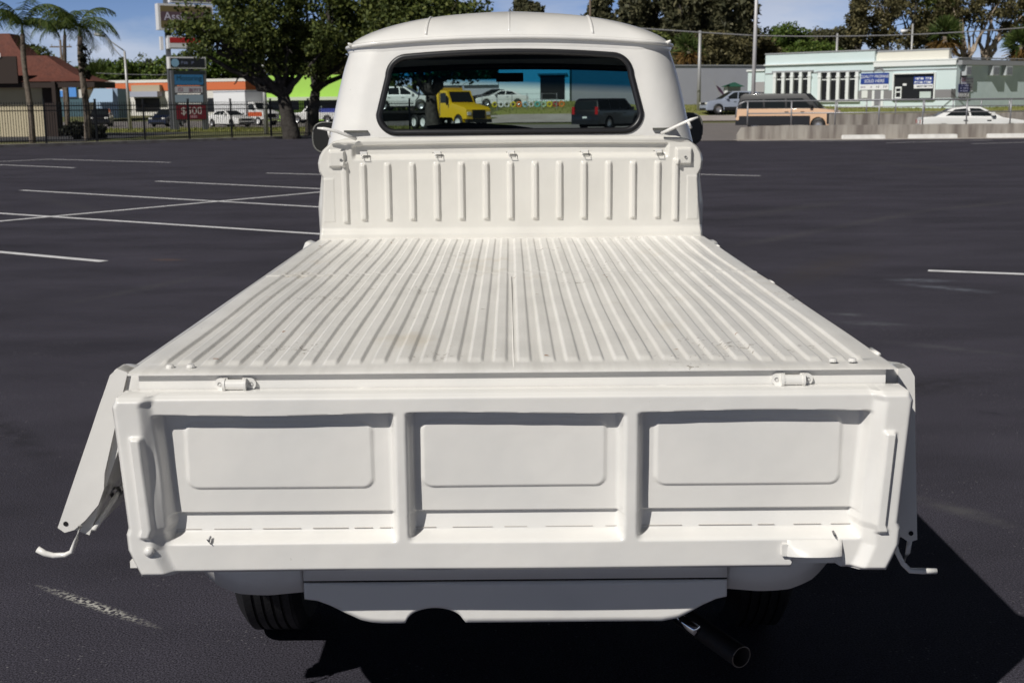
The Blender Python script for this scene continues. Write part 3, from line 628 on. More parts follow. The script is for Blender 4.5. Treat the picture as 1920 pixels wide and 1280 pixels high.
def yws(x, z):
    h = float(np.interp(z, [1.25, 1.43, 1.6, 1.70, 1.792], [.835, .790, .752, .725, .692])); e = max(0., abs(x)-(h-RC)); return float(yfront(z))-RC+math.sqrt(max(0., RC*RC-min(e, RC)**2))
def pane(name, outline, yfun, m, parent, nz_=14, off=0.):
    zs_ = [p[1] for p in outline]; z0, z1 = min(zs_), max(zs_); rows = []
    v = []; f = []
    ring = [(x, yfun(x, z)+off, z) for x, z in outline]
    mid = [(x*.5, yfun(x*.5, (z-1.58)*.5+1.58)+off, (z-1.58)*.5+1.58) for x, z in outline]
    n = len(ring); v = ring+mid+[(0, yfun(0, 1.58)+off, 1.58)]
    for i in range(n): f += [(i, (i+1) % n, n+(i+1) % n, n+i), (n+i, n+(i+1) % n, 2*n)]
    return MB().add(v, f).build(name, m, parent, smooth=True, fix=False)
def seal(name, outline, yfun, r, parent, off):
    ring = [(x, float(yfun(x, z))+off, z) for x, z in outline]; ring.append(ring[0]); ring.append(ring[1])
    return MB().tube(ring, r, 10, cap=False, ref=(0, 1, 0)).build(name, SEAL, parent, smooth=True)
rw = pane('rear_window', RW, yback, GL_REAR, TR, off=.004)
o = seal('window_seal', RW, yback, .014, rw, .001)
pane('windscreen', WS, lambda x, z: yws(x, z), GL_WS, TR, off=-.004)
seal('windscreen_seal', WS, lambda x, z: yws(x, z), .016, cab, 0)
for s in (-1, 1):
    def xs_(z): return s*(np.interp(z, zs, hwz))
    MB().add([(float(xs_(z))-s*.006, y, z) for y, z in SW], [(0, 1, 2, 3)]).build('side_window', GL_REAR, TR)
    ring = [(float(xs_(z)), y, z) for y, z in SW]; ring.append(ring[0])
    MB().tube(ring, .014, 8).build('side_window_seal', SEAL, cab, smooth=True)
# faint panel crease either side of the window
for s in (-1, 1):
    MB().tube([(s*(.705-.10*(z-1.4)/.37), float(yback(.69, z))+.018, z) for z in np.linspace(1.40, 1.76, 8)], .004, 6).build('panel_seam', PAINT, cab, smooth=True)
# slots behind the gate levers
for s in (-1, 1):
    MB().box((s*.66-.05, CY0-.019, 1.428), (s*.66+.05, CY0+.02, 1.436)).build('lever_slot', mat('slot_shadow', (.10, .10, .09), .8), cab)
    pts = [at(px, py, d) for px, py, d in (((668, 261, 5.345), (648, 253, 5.32), (632, 247, 5.31), (620, 244, 5.30), (608, 241.5, 5.30), (595, 240.5, 5.30)) if s < 0 else ((1240, 250.5, 5.345), (1262, 240, 5.32), (1280, 231.5, 5.31), (1295, 225, 5.30), (1309, 220, 5.30)))]
    lv = MB().tube(pts, [.007]*(len(pts)-1)+[.004], 8).build('gate_lever', PAINT, TR, smooth=True)
    a, b = ((616, 245), (618, 257)) if s < 0 else ((1290, 228), (1296, 240))
    MB().tube([at(*a, 5.30), at(*b, 5.31)], .006, 8).build('lever_peg', PAINT, lv, smooth=True)
# roof
def roof_loop():
    b = loop(.701, 5.493, 6.78, .155, 60, 48, 14); k = np.exp(-((b[:, 1]-5.493)/.08)**2); b[:, 1] -= k*.03*(1-(b[:, 0]/.8)**2); return b
def roof():
    base = roof_loop(); cx, cy = 0, 5.86
    n = len(base); rows = []
    for rho in [.993, 1.021, 1.0] + list(np.linspace(.99, 0.02, 46)):
        pts = np.column_stack([base[:, 0]*rho, cy+(base[:, 1]-cy)*rho])
        xe = base[:, 0]/.72
        zedge = 1.792 + .037*(1-np.clip(np.abs(xe), 0, 1)**2)
        rr = min(rho, 1)
        xx = np.abs(pts[:, 0])/.716; yyb = np.clip((cy-pts[:, 1])/(cy-5.415), 0, 1); yyf = np.clip((pts[:, 1]-cy)/(6.8-cy), 0, 1)
        dome = np.clip(1-rr**2.3, 0, 1)**.72
        z = zedge*(1) + (1.95-1.829)*dome + .037*(1-(1-np.clip(np.abs(xe), 0, 1)**2))*dome*.75
        if rho > 1: z = z-.010
        if rho == .993: z = zedge-.05
        rows.append(np.column_stack([pts, z]))
    return grid_mesh(np.array(rows), True)
vs, q = roof()
rf = link('roof', np_mesh('roof', vs, q, PAINT), TR, smooth=True)
base = roof_loop()
def zed(x): return 1.792+.037*(1-min(1, abs(x)/.72)**2)
ring = [(x*1.012, 5.86+(y-5.86)*1.028, zed(x)-.008) for x, y in base]; ring += ring[:2]
MB().tube(ring, .0095, 8, cap=False).build('drip_rail', PAINT, rf, smooth=True)
for s in (-1, 1):
    MB().tube([(s*.668, 5.585, 1.792), (s*.678, 5.535, 1.792), (s*.690, 5.515, 1.802)], [.012, .011, .004], 8).build('gutter_end', PAINT, rf, smooth=True)
for x in (-.355, 0, .355):      # raised roof swages
    pts = []
    for t in np.linspace(.02, .62, 12):
        pts.append((x*(1-.06*t), 5.468+t*.39, 0))
    # follow the dome height
    sw = []
    for (px_, py_, _) in pts:
        rho = min(1, max((5.86-py_)/.394, abs(px_)/.714)); d = max(0, 1-rho**2.3)**.72; xb = px_/max(rho, .05); zz = zed(xb)+.121*d+.037*min(1, abs(xb)/.72)**2*d*.75+.008
        sw.append((px_, py_, zz-.0115))
    MB().tube(sw, .0065, 8).build('roof_swage', PAINT, rf, smooth=True)
# interior
MB().box((-.60, 5.56, 1.768), (.60, 6.58, 1.780)).build('headliner', INTERIOR, TR)
dash = MB(); dash.poly([(0, 6.62, 1.15), (0, 6.70, 1.385), (0, 6.93, 1.40), (0, 6.96, 1.15)], (0.001, 0, 0)); dash.v = [(p[0]*1480-.74, p[1], p[2]) for p in dash.v]
dash.build('dashboard', INTERIOR, TR)
MB().tube([(-.35+.2*math.cos(a), 6.48+.11*math.sin(a), 1.16+.13*math.sin(a)) for a in np.linspace(0, 2*math.pi, 30)], .013, 8, cap=False).build('steering_wheel', INTERIOR, TR, smooth=True)
MB().box((-.72, 5.50, .70), (.72, 6.05, .95)).box((-.72, 5.50, .95), (.72, 5.62, 1.36)).build('bench_seat', INTERIOR, TR)
MB().box((-.78, 5.50, .55), (.78, 6.95, .69)).build('cab_floor', INTERIOR, TR)
MB().box((-.07, 6.60, 1.655), (.07, 6.62, 1.70)).build('rear_view_mirror', INTERIOR, TR)
# wiper blade lying on the windscreen
wp = [at(px, py, 7.0) for px, py in ((795, 240), (870, 236), (960, 239), (1000, 241.5))]
MB().tube(wp, [.012, .02, .014, .004], 6).build('wiper', RUBBER, TR, smooth=True)
# door mirrors
for s, cpx, cpy, hh in ((-1, 614, 258, .115), (1, 1289, 242, .12)):
    c = at(cpx, cpy, 6.45); pts = []
    for k in range(28):
        a = 2*math.pi*k/28; ca, sa = math.cos(a), math.sin(a)
        pts.append((c.x+.075*abs(ca)**.7*(1 if ca > 0 else -1), c.y, c.z+hh*.66*abs(sa)**.7*(1 if sa > 0 else -1)))
    mr = MB().poly(pts, (0, .03, 0)).build('door_mirror', MIRRORBACK, TR, angle=40)
    MB().tube(pts+pts[:2], .0045, 6, cap=False).build('mirror_rim', mat('mirror_rim_grey', (.14, .14, .13), .4), mr, smooth=True)
    MB().tube([(c.x, c.y+.03, c.z-.02), (c.x*.9, c.y+.06, c.z-.06), (s*.83, c.y+.12, c.z-.12)], .010, 8).build('mirror_arm', MIRRORBACK, mr, smooth=True)
# lower rear body: two corner panels, engine lid and wavy valance with narrow gaps between them
def ybody(x): 
    a = max(0, abs(x)-.55)/.25; return 2.712 + .27*(1-math.sqrt(max(0, 1-min(1, a)**2)))
def panel(name, x0, x1, zb, zt, dy=0., n=40, tuck=.0):
    v = []; k = 8
    for i in range(n+1):
        x = x0+(x1-x0)*i/n
        b = zb(x); t = zt(x)
        for j in range(k+1):
            g = j/k; z = b+(t-b)*g; v.append((x, ybody(x)+dy+tuck*max(0, (.5-g))**2*4*.05, z))
    f = [(i*(k+1)+j, (i+1)*(k+1)+j, (i+1)*(k+1)+j+1, i*(k+1)+j+1) for i in range(n) for j in range(k)]
    o = MB().add(v, f).build(name, PAINT, TR, smooth=True)
    m = o.modifiers.new('thickness', 'SOLIDIFY'); m.thickness = .006; m.offset = -1
    return o
def zl(pts):
    a = [p[0] for p in pts]; b = [p[1] for p in pts]
    return lambda x: float(np.interp(x, a, b))
cz = zl([(-.81, .545), (-.795, .50), (-.76, .463), (-.70, .436), (-.64, .427), (-.56, .430), (-.484, .437)])
top = lambda x: .90
panel('rear_corner_panel', -.80, -.4845, cz, top, tuck=.5)
panel('rear_corner_panel', .4905, .80, lambda x: cz(-x), top, tuck=.5)
panel('engine_lid', -.4795, .4855, lambda x: .4755, top)
def vz(x):
    b = float(np.interp(x, [-.4795, -.45, -.42, -.385, -.35, -.325, -.30, .34, .375, .40, .43, .46, .4855], [.432, .428, .416, .397, .380, .374, .372, .372, .379, .392, .410, .424, .430]))
    d = abs(x+.182); 
    if d < .066: b = max(b, .372+math.sqrt(max(0, .066**2-d*d))*.55)
    return b
panel('rear_valance', -.4795, .4855, vz, lambda x: .4705, n=160)
# wheels, underbody, exhaust
def truck_wheel(x, y):
    s = 1 if x > 0 else -1; wd = .092; r = .327
    t = MB(); prof = [(-wd, .20), (-wd, .29), (-wd+.018, .315), (-wd+.03, r)]
    for k in range(5):
        a = -wd+.034+k*.0265; prof += [(a, r), (a+.018, r), (a+.019, r-.008), (a+.0255, r-.008)]
    prof += [(wd-.03, r), (wd-.018, .315), (wd, .29), (wd, .20)]
    t.lathe(prof, 48, 'x', (x, y, r)); ty = t.build('wheel', RUBBER, TR, angle=35)
    MB().lathe([(s*.055, .20), (s*.06, .185), (s*.03, .17), (s*.05, .10), (s*.085, .07), (s*.09, .0001)], 32, 'x', (x, y, r)).build('rim', PAINT, ty, smooth=True)
for x in (-.695, .695):
    truck_wheel(x, 3.60); truck_wheel(x, 6.02)
MB().box((-.56, 2.80, .43), (.56, 3.1, .86)).box((-.74, 3.98, .40), (.74, 5.64, .84)).box((-.55, 3.1, .36), (.55, 4.0, .80)).box((-.60, 5.64, .42), (.60, 6.9, .56)).box((-.78, 3.0, .80), (.78, 5.36, .86)).build('underbody', BLACK, TR)
a = at(1318, 1181, 3.08); b = at(1390, 1231, 2.94); dd = (b-a).normalized()
ex = MB().tube([a-dd*.25+Vector((0, 0, .0)), a, b], .0285, 24, cap=False).build('exhaust_pipe', RUSTY_SHADED, TR, smooth=True)
MB().tube([a-dd*.02, b-dd*.0005], .0262, 24, cap=False).build('pipe_bore', mat('pipe_bore', (.045, .036, .034), .8), ex, smooth=True)
ring = []; e1 = dd.cross(Vector((0, 0, 1))).normalized(); e2 = dd.cross(e1)
ring = [b+(e1*math.cos(q_)+e2*math.sin(q_))*.0274 for q_ in np.linspace(0, 2*math.pi, 33)]
MB().tube(ring, .0016, 6, cap=False).build('pipe_lip', mat('pipe_lip', (.22, .19, .17), .4, .7), ex, smooth=True)
c = at(1294, 1172, 2.98); MB().tube([c-Vector((.03, -.05, -.006)), c+Vector((.014, -.02, -.006))], .014, 12).build('tail_stub', CHROME, TR, smooth=True)


# ================================================================== surroundings
def Pm(name, col, rough=.6, **k): return mat(name, col, rough, **k)
POLEM = Pm('galvanised', (.42, .42, .42), .5, metal=.4); WOODP = Pm('pole_wood', (.16, .12, .09), .9)
IRON = Pm('black_iron', (.010, .010, .011), .5)
def colmat(n, c, rough=.35, coat=.5): return mat(n, c, rough, coat=coat)

# ------------------------------------------------------------------ iron fence
ft = thing('iron_fence', 'tall black iron picket fence along the pale kerb of the parking lot', 'fence', (KA.x, KA.y, 0), world=True)
FH = 1.85
fa = K0 + kd*48 + kn*.2; flen = (K1-fa).length - .5
rails = MB(); pk = MB()
def fp(t, z): p = fa+kd*t; return Vector((p.x, p.y, z))
for z in (.24, FH-.36, FH-.16): rails.box((0, -.018, z-.02), (flen, .018, z+.02), lambda p: fa+kd*p.x+kn*p.y+Vector((0, 0, p.z)))
t = 0.
while t < flen:
    pk.box((t-.010, -.010, .15), (t+.010, .010, FH), lambda p: fa+kd*p.x+kn*p.y+Vector((0, 0, p.z))); t += .118
rails.build('fence_rails', IRON, ft); pk.build('pickets', IRON, ft)
t = .0
while t < flen:
    MB().box((t-.035, -.035, .1), (t+.035, .035, FH+.10), lambda p: fa+kd*p.x+kn*p.y+Vector((0, 0, p.z))).box((t-.045, -.045, FH+.10), (t+.045, .045, FH+.13), lambda p: fa+kd*p.x+kn*p.y+Vector((0, 0, p.z))).build('fence_post', IRON, ft)
    t += 2.42

# ------------------------------------------------------------------ concrete barriers and handrails on the right
def barrier(x0, x1, y0, y1, top, label, cut=True):
    o = MB(); d = Vector((x1-x0, y1-y0, 0)); n = Vector((-d.y, d.x, 0)).normalized(); g0 = terr(x0, y0)-.1
    A, B = Vector((x0, y0, 0)), Vector((x1, y1, 0))
    prof = [(0, g0), (0, top), (.3, top), (.3, g0)]; v = []
    k = 30
    for i in range(k+1):
        p = A.lerp(B, i/k if i > 1 or not cut else i*.012)
        f = (.45, .88, 1.)[min(i, 2)] if cut else 1.
        for (a, z) in prof: v.append(p+n*a+Vector((0, 0, g0+(z-g0)*(f if z == top else 1)+(.012*math.sin(i*1.7) if z == top else 0))))
    fcs = [(i*4+j, (i+1)*4+j, (i+1)*4+j+1, i*4+j+1) for i in range(k) for j in range(3)] + [(0, 1, 2, 3), (k*4+3, k*4+2, k*4+1, k*4)]
    return tag(MB().add(v, fcs).build('concrete_barrier', CONC), label, 'barrier wall', 'concrete barriers at the lot edge')
BY = LOTY+.95
struct(MB().box((bxa := X(1384, LOTY), LOTY, -.05), (60, BY+.02, .03)).build('apron', KERB))
bx0 = X(1384, BY); bx1 = X(2100, BY)
barrier(bx0, bx1, BY, BY, .60, 'stained grey concrete barrier behind the white wheel stops, nearer of the two')
fx0 = X(1560, 63); fx1 = X(2100, 66)
barrier(fx0, fx1, 63, 66, .98, 'far weathered concrete barrier running on behind the white sedan', cut=False)
RAILM = Pm('grey_handrail', (.33, .33, .35), .45, metal=.5)
def handrail(A, B, z0, z1, n, label, hoop=True):
    A = Vector(A); B = Vector(B)
    t = thing('handrail', label, 'handrail', (A.x, A.y, z0), group='handrails on the concrete barriers', world=True)
    up_ = lambda z: Vector((0, 0, z))
    pts = [A+up_(z1), B+up_(z1)]
    if hoop:
        d = (B-A).normalized(); pts = [A+d*(-.5)+up_(z0+.35), A+d*(-.46)+up_(z1-.25), A+d*(-.33)+up_(z1-.08), A+d*(-.1)+up_(z1)] + [B+up_(z1)]
    MB().tube(pts, .030, 8).build('top_rail', RAILM, t, smooth=True)
    MB().tube([A+up_((z0+z1)/2), B+up_((z0+z1)/2)], .026, 8).build('middle_rail', RAILM, t, smooth=True)
    for i in range(n):
        p = A.lerp(B, i/(n-1)); MB().tube([p+up_(z0-.02), p+up_(z1)], .032, 8).build('rail_post', RAILM, t, smooth=True)
pxs = [1400, 1431, 1500, 1574, 1652, 1740, 1833, 1930]
A_ = at(1402, 200, BY+.15); B_ = at(2060, 200, BY+.15)
handrail((A_.x, BY+.15, 0), (B_.x, BY+.15, 0), .60, 1.62, 9, 'grey pipe handrail on the nearer concrete barrier, in front of the tan van')
handrail((fx0+.3, 63.15, 0), (fx1, 66.15, 0), .97, 1.66, 11, 'grey pipe handrail on the far barrier below the pale blue shop', hoop=False)
for a, b, lab in ((1578, 1659, 'white concrete wheel stop in front of the barrier, leftmost of three'), (1703, 1794, 'white concrete wheel stop in front of the barrier, middle of three'), (1850, 1945, 'white concrete wheel stop in front of the barrier, cut by the right picture edge')):
    pa = gp(a, 260.5); pb = gp(b, 260.5); y = LOTY+.30; pa = at(a, 258, y); pb = at(b, 258, y)
    v = []
    for x, ins in ((pa.x, .0), (pa.x+.06, .02), (pb.x-.06, .02), (pb.x, 0)):
        e = .0 if ins else -.03
        v += [(x, y-.10, .02), (x, y-.06-e*.3, .20+e), (x, y+.06+e*.3, .20+e), (x, y+.10, .02)]
    tag(MB().add(v, [(i*4+j, (i+1)*4+j, (i+1)*4+j+1, i*4+j+1) for i in range(3) for j in range(3)]+[(0, 1, 2, 3), (15, 14, 13, 12)]).build('wheel_stop', mat('wheel_stop_paint', (.78, .77, .74), .7, noise=(3, .5, (.55, .53, .5)))), lab, 'wheel stop', 'wheel stops along the barrier')

# ------------------------------------------------------------------ facades
class Facade:
    """a vertical plane through A and B (plan); out points towards the viewer's side"""
    def __init__(s, A, B):
        s.A = Vector((A[0], A[1], 0)); s.B = Vector((B[0], B[1], 0)); s.L = (s.B-s.A).length
        s.u = (s.B-s.A)/s.L; s.n = Vector((s.u.y, -s.u.x, 0))
    def uv(s, px, py):
        v = ray(px, py); t = (s.A-C0).dot(s.n)/v.dot(s.n); p = C0+v*t; return (p-s.A).dot(s.u), p.z
    def P(s, u, z, o=0.): return s.A+s.u*u+s.n*o+Vector((0, 0, z))
    def T(s): return lambda p: s.P(p.x, p.z, p.y)
    def rect(s, px0, py0, px1, py1):
        (a, _), (b, _) = s.uv(px0, (py0+py1)/2), s.uv(px1, (py0+py1)/2); m = (px0+px1)/2
        return a, b, s.uv(m, py1)[1], s.uv(m, py0)[1]
    def slab(s, name, r, o0, o1, m, parent, mb=None):
        k = (mb or MB()).box((r[0], o0, r[2]), (r[1], o1, r[3]), s.T())
        return k.build(name, m, parent) if mb is None else k
    def strokes(s, name, r, m, parent, o, lines=2, seed=1, fill=.6):
        """unreadable small lettering: rows of letter-like strokes"""
        rnd = random.Random(seed); k = MB(); h = (r[3]-r[2])/lines
        for i in range(lines):
            zc = r[3]-h*(i+.5); x = r[0]+(r[1]-r[0])*rnd.uniform(.04, .16); xe = r[1]-(r[1]-r[0])*rnd.uniform(.04, .16)
            while x < xe:
                w_ = h*rnd.uniform(.25, .5); hh = h*fill*rnd.choice((.5, .5, .42))
                if rnd.random() > .14:
                    k.box((x, o, zc-hh), (x+w_*.35, o+.008, zc+hh), s.T()); k.box((x+w_*.35, o, zc+hh*rnd.choice((-1, .0, .6))), (x+w_, o+.008, zc+hh*rnd.choice((.75, 1, 1))), s.T())
                x += w_*1.3
        return k.build(name, m, parent)
    def text(s, name, st, u, z, size, m, parent, o, sx=1.): return text(name, st, size, m, parent, s.P(u, z, o), s.u, (0, 0, 1), sx=sx, depth=.008)

AQUA = Pm('pale_aqua_stucco', (.61, .71, .72), .9, noise=(.7, .3, (.52, .65, .65))); AQUA2 = Pm('aqua_block_wall', (.60, .70, .72), .9, noise=(1.5, .35, (.44, .55, .57)))
TRIMW = Pm('white_trim', (.74, .77, .77), .8); GREYB = Pm('grey_band', (.22, .215, .225), .85); DARKIN = Pm('dark_opening', (.012, .012, .013), .3, spec=.6)
CREAM = Pm('cream_fascia', (.72, .70, .62), .85); ROOFE = Pm('roof_edge_grey', (.30, .31, .33), .8)
SIGNB = Pm('sign_blue', (.012, .045, .26), .5); SIGNW = Pm('sign_white', (.75, .76, .78), .5); NAVY = Pm('sign_navy', (.012, .016, .09), .5); INK = Pm('ink_dark', (.04, .04, .08), .6); REDM = Pm('sign_red', (.42, .02, .02), .5)
# --- shop on the right
fA = Facade((X(1433, 112), 112), (X(1790, 100), 100))
fS = Facade((fA.B.x, fA.B.y), (fA.B.x+.84*11.6, fA.B.y+.54*11.6))
t = thing('propane_shop', 'pale aqua single-storey shop with columned windows and a blue propane sign', 'shop', (fA.A.x, fA.A.y, 1.2), world=True)
zb = .6; ztop = fA.uv(1600, 120)[1]; zlow = fS.uv(1850, 113)[1]
zF = fA.uv(1612, 118)[1]
back = 13.
body = MB(); body.box((0, -back, zb), (fA.L, 0, zF), fA.T()); body.build('wall', AQUA, t)
MB().box((.02, .0025, zb), (fS.L, .004, zF-.3), fS.T()).build('side_wall', AQUA2, t)
# parapet over the left part, roof edge and cornice
rr = fA.rect(1433, 103, 1640, 130); zp = fA.uv(1540, 99)[1]
MB().box((0, -back, zF+.001), (fA.uv(1640, 110)[0], .002, zp), fA.T()).build('parapet', AQUA, t)
MB().box((-.05, -back-.1, zp), (fA.uv(1642, 110)[0], .07, zp+.10), fA.T()).build('parapet_cap', ROOFE, t)
r = fA.rect(1636, 96, 1776, 112); MB().box((r[0], -.8, zF+.10), (r[1], -.30, r[3]), fA.T()).build('fascia_sign_band', CREAM, t)
MB().box((r[0]-.05, -.9, r[3]), (r[1]+.05, -.26, r[3]+.12), fA.T()).build('band_cap', ROOFE, t)
MB().box((-.05, -back-.1, zF+.002), (fA.L+.1, .22, zF+.09), fA.T()).box((fA.uv(1640, 110)[0], .0, zF-.38), (fA.L+.001, .18, zF+.0), fA.T()).build('cornice', TRIMW, t)
MB().box((.05, .001, zF-.40), (fS.L+.3, .45, zF-.0), fS.T()).box((-.1, -.05, zF+.092), (fS.L+.35, .5, zF+.16), fS.T()).build('eave', ROOFE, t)
cz_ = fA.uv(1600, 125)[1]; MB().box((0, .0, zF-.72), (fA.L, .06, zF-.64), fA.T()).build('string_course', ROOFE, t)
# columned windows
for px0, px1 in ((1454, 1519), (1538, 1608)):
    r = fA.rect(px0, 136, px1, 188)
    w_ = fA.slab('window', r, .002, .004, DARKIN, t)
    n_ = 4; seg = (r[1]-r[0])/n_
    for i in range(n_+1):
        c = r[0]+seg*i; MB().box((c-.14, .004, r[2]), (c+.14, .22, r[3]-.0), fA.T()).box((c-.19, .004, r[3]-.42), (c+.19, .26, r[3]-.30), fA.T()).build('column', TRIMW, w_)
    MB().box((r[0]-.3, .0, r[3]), (r[1]+.3, .18, r[3]+.14), fA.T()).build('window_hood', ROOFE, w_)
    MB().box((r[0]-.3, .0, r[2]-.14), (r[1]+.3, .24, r[2]), fA.T()).build('window_sill', TRIMW, w_)
    for i in range(n_): MB().box((r[0]+seg*i+.14, .004, r[3]-.62), (r[0]+seg*(i+1)-.14, .05, r[3]-.54), fA.T()).build('glazing_bar', TRIMW, w_)
# grey dado, big window, signs
r = fA.rect(1607, 170, 1676, 186); fA.slab('grey_dado', r, .003, .012, GREYB, t)
r2 = fA.rect(1751, 168, 1789, 184); fA.slab('grey_dado', (r2[0], fA.L-.002, r2[2], r2[3]), .003, .012, GREYB, t)
fS.slab('grey_dado', (.0, fS.uv(1800, 150)[0]-1.0, fS.uv(1795, 184)[1], fS.uv(1795, 167)[1]), .006, .016, GREYB, t)
r = fA.rect(1677, 139, 1752, 186); w_ = fA.slab('shop_window', r, .002, .004, DARKIN, t)
MB().box((r[0]-.12, 0, r[2]-.1), (r[0], .14, r[3]+.1), fA.T()).box((r[1], 0, r[2]-.1), (r[1]+.12, .14, r[3]+.1), fA.T()).box((r[0], 0, r[3]), (r[1], .3, r[3]+.1), fA.T()).box((r[0], 0, r[2]-.1), (r[1], .2, r[2]), fA.T()).build('window_frame', TRIMW, w_)
q_ = fA.rect(1714, 144, 1750, 158); fA.slab('window_sign', q_, .03, .06, SIGNB, w_); fA.strokes('sign_lettering', q_, SIGNW, w_, .062, 2, 3)
q_ = fA.rect(1714, 158, 1750, 166); fA.slab('window_sign', q_, .03, .06, SIGNW, w_); fA.strokes('sign_lettering', q_, INK, w_, .062, 1, 4, .4)
q_ = fA.rect(1679, 163, 1691, 185)
for a0, a1, z0, z1 in ((0, .15, 0, 1), (.85, 1, 0, 1), (.15, .85, .85, 1), (.15, .85, .5, .6), (.15, .85, 0, .12)):
    MB().box((q_[0]+(q_[1]-q_[0])*a0, .02, q_[2]+(q_[3]-q_[2])*z0), (q_[0]+(q_[1]-q_[0])*a1, .1, q_[2]+(q_[3]-q_[2])*z1), fA.T()).build('display_rack', TRIMW, w_)
q_ = fA.rect(1725, 172, 1746, 184); fA.slab('counter_box', q_, .02, .08, Pm('counter_pale', (.5, .58, .55), .7), w_)
q_ = fA.rect(1693, 157, 1700, 161); fA.slab('paper_notice', q_, .02, .03, SIGNW, w_)
q_ = fA.rect(1615, 137.5, 1667, 158); s_ = fA.slab('propane_sign', q_, .02, .10, SIGNB, t)
h_ = (q_[3]-q_[2]); uc = (q_[0]+q_[1])/2
fA.text('sign_lettering', 'QUALITY PROPANE', uc, q_[2]+h_*.68, h_*.36, SIGNW, s_, .103, sx=.92); fA.text('sign_lettering', 'SOLD HERE', uc, q_[2]+h_*.27, h_*.40, SIGNW, s_, .103)
q_ = fA.rect(1613, 158.3, 1667, 168.5); s_ = fA.slab('banner', q_, .02, .08, SIGNW, t); fA.strokes('banner_lettering', (q_[0], q_[0]+(q_[1]-q_[0])*.45, q_[2], q_[3]), Pm('ink_grey', (.25, .22, .3), .6), s_, .082, 1, 7, .25); fA.strokes('banner_lettering', (q_[0]+(q_[1]-q_[0])*.48, q_[1], q_[2], q_[3]), INK, s_, .082, 1, 8, .35)
q_ = fA.rect(1640, 171, 1652, 198); d_ = fA.slab('door', q_, .014, .04, Pm('grey_door', (.20, .20, .22), .6), t)
for a, b in ((1635.5, 1640), (1652, 1657)): q2 = fA.rect(a, 170, b, 199); fA.slab('door_post', q2, .014, .08, TRIMW, d_)
q_ = fA.rect(1616, 170, 1627, 184); fA.slab('wall_plaque', q_, .014, .05, Pm('plaque_white', (.7, .72, .7), .6), t)
uc, zc_ = fA.uv(1648, 131); MB().tube([fA.P(uc+.45*math.cos(a), zc_+.35*math.sin(a)*.9-.2, .05) for a in np.linspace(0, math.pi, 12)], .05, 6).build('wall_emblem', GREYB, t)
# annex with a shutter at the left
fX = Facade((X(1401, 113), 113), (fA.A.x, fA.A.y+.05)); r = fX.rect(1402, 132, 1433, 205)
MB().box((0, -8, zb), (fX.L, 0, fX.uv(1415, 134)[1]), fX.T()).build('annex', AQUA, t); MB().box((-.1, -8, fX.uv(1415, 134)[1]), (fX.L, .15, fX.uv(1415, 131)[1]), fX.T()).build('annex_cap', TRIMW, t)
q_ = fX.rect(1413, 154, 1434, 190); fX.slab('shutter', (q_[0], fX.L-.02, q_[2], q_[3]), .003, .03, Pm('shutter_grey', (.33, .32, .33), .7), t)
# right side wall: door, signs, air conditioners
q_ = fS.rect(1773, 0, 1795, 10)
def sr(px0, py0, px1, py1):
    a, b, c, d = fS.rect(max(px0, 1791.5), py0, px1, py1); return a, b, c, d
q_ = sr(1793, 136, 1799, 158)
fS.slab('side_door', (.45, 1.25, fS.uv(1796, 186)[1], fS.uv(1796, 134)[1]), .006, .03, DARKIN, t)
q_ = (.25, 1.55, fS.uv(1796, 173.5)[1], fS.uv(1796, 158)[1]); s_ = fS.slab('side_sign', q_, .05, .11, NAVY, t); fS.strokes('sign_lettering', q_, Pm('ink_lilac', (.35, .36, .55), .6), s_, .112, 3, 9)
q_ = (.25, 1.55, fS.uv(1796, 183)[1], fS.uv(1796, 174.5)[1]); s_ = fS.slab('side_sign', q_, .05, .11, Pm('sign_grey', (.35, .34, .38), .6), t); fS.strokes('sign_lettering', q_, SIGNW, s_, .112, 1, 12)
fS.slab('red_notice', (.6, 1.1, fS.uv(1795, 153)[1], fS.uv(1795, 146)[1]), .032, .05, REDM, t)
q_ = sr(1801, 146, 1824, 172); s_ = fS.slab('notice_board', q_, .006, .05, Pm('notice_white', (.60, .62, .68), .6), t); fS.strokes('notice_lettering', q_, Pm('ink_violet', (.18, .14, .26), .6), s_, .052, 5, 13)
ACM = Pm('ac_grey', (.45, .48, .50), .6); ACD = Pm('ac_grille', (.16, .17, .19), .7)
for px, w0 in ((1808, 5), (1859, 6), (1884, 6)):
    q_ = fS.rect(px-w0, 124, px+w0, 142); a_ = fS.slab('air_conditioner', q_, .01, .45, ACM, t)
    k = MB()
    for i in range(5): x = q_[0]+(q_[1]-q_[0])*(.12+.17*i); k.box((x, .45, q_[2]+.1), (x+(q_[1]-q_[0])*.09, .47, q_[3]-.1), fS.T())
    k.build('grille', ACD, a_)
o = tag(MB().box((fS.L+.2, -.6, 1.0), (fS.L+7, -.4, 1.95), fS.T()).build('yard_wall', AQUA), 'low pale aqua yard wall beside the right end of the shop', 'wall')
PLINTH = AQUA

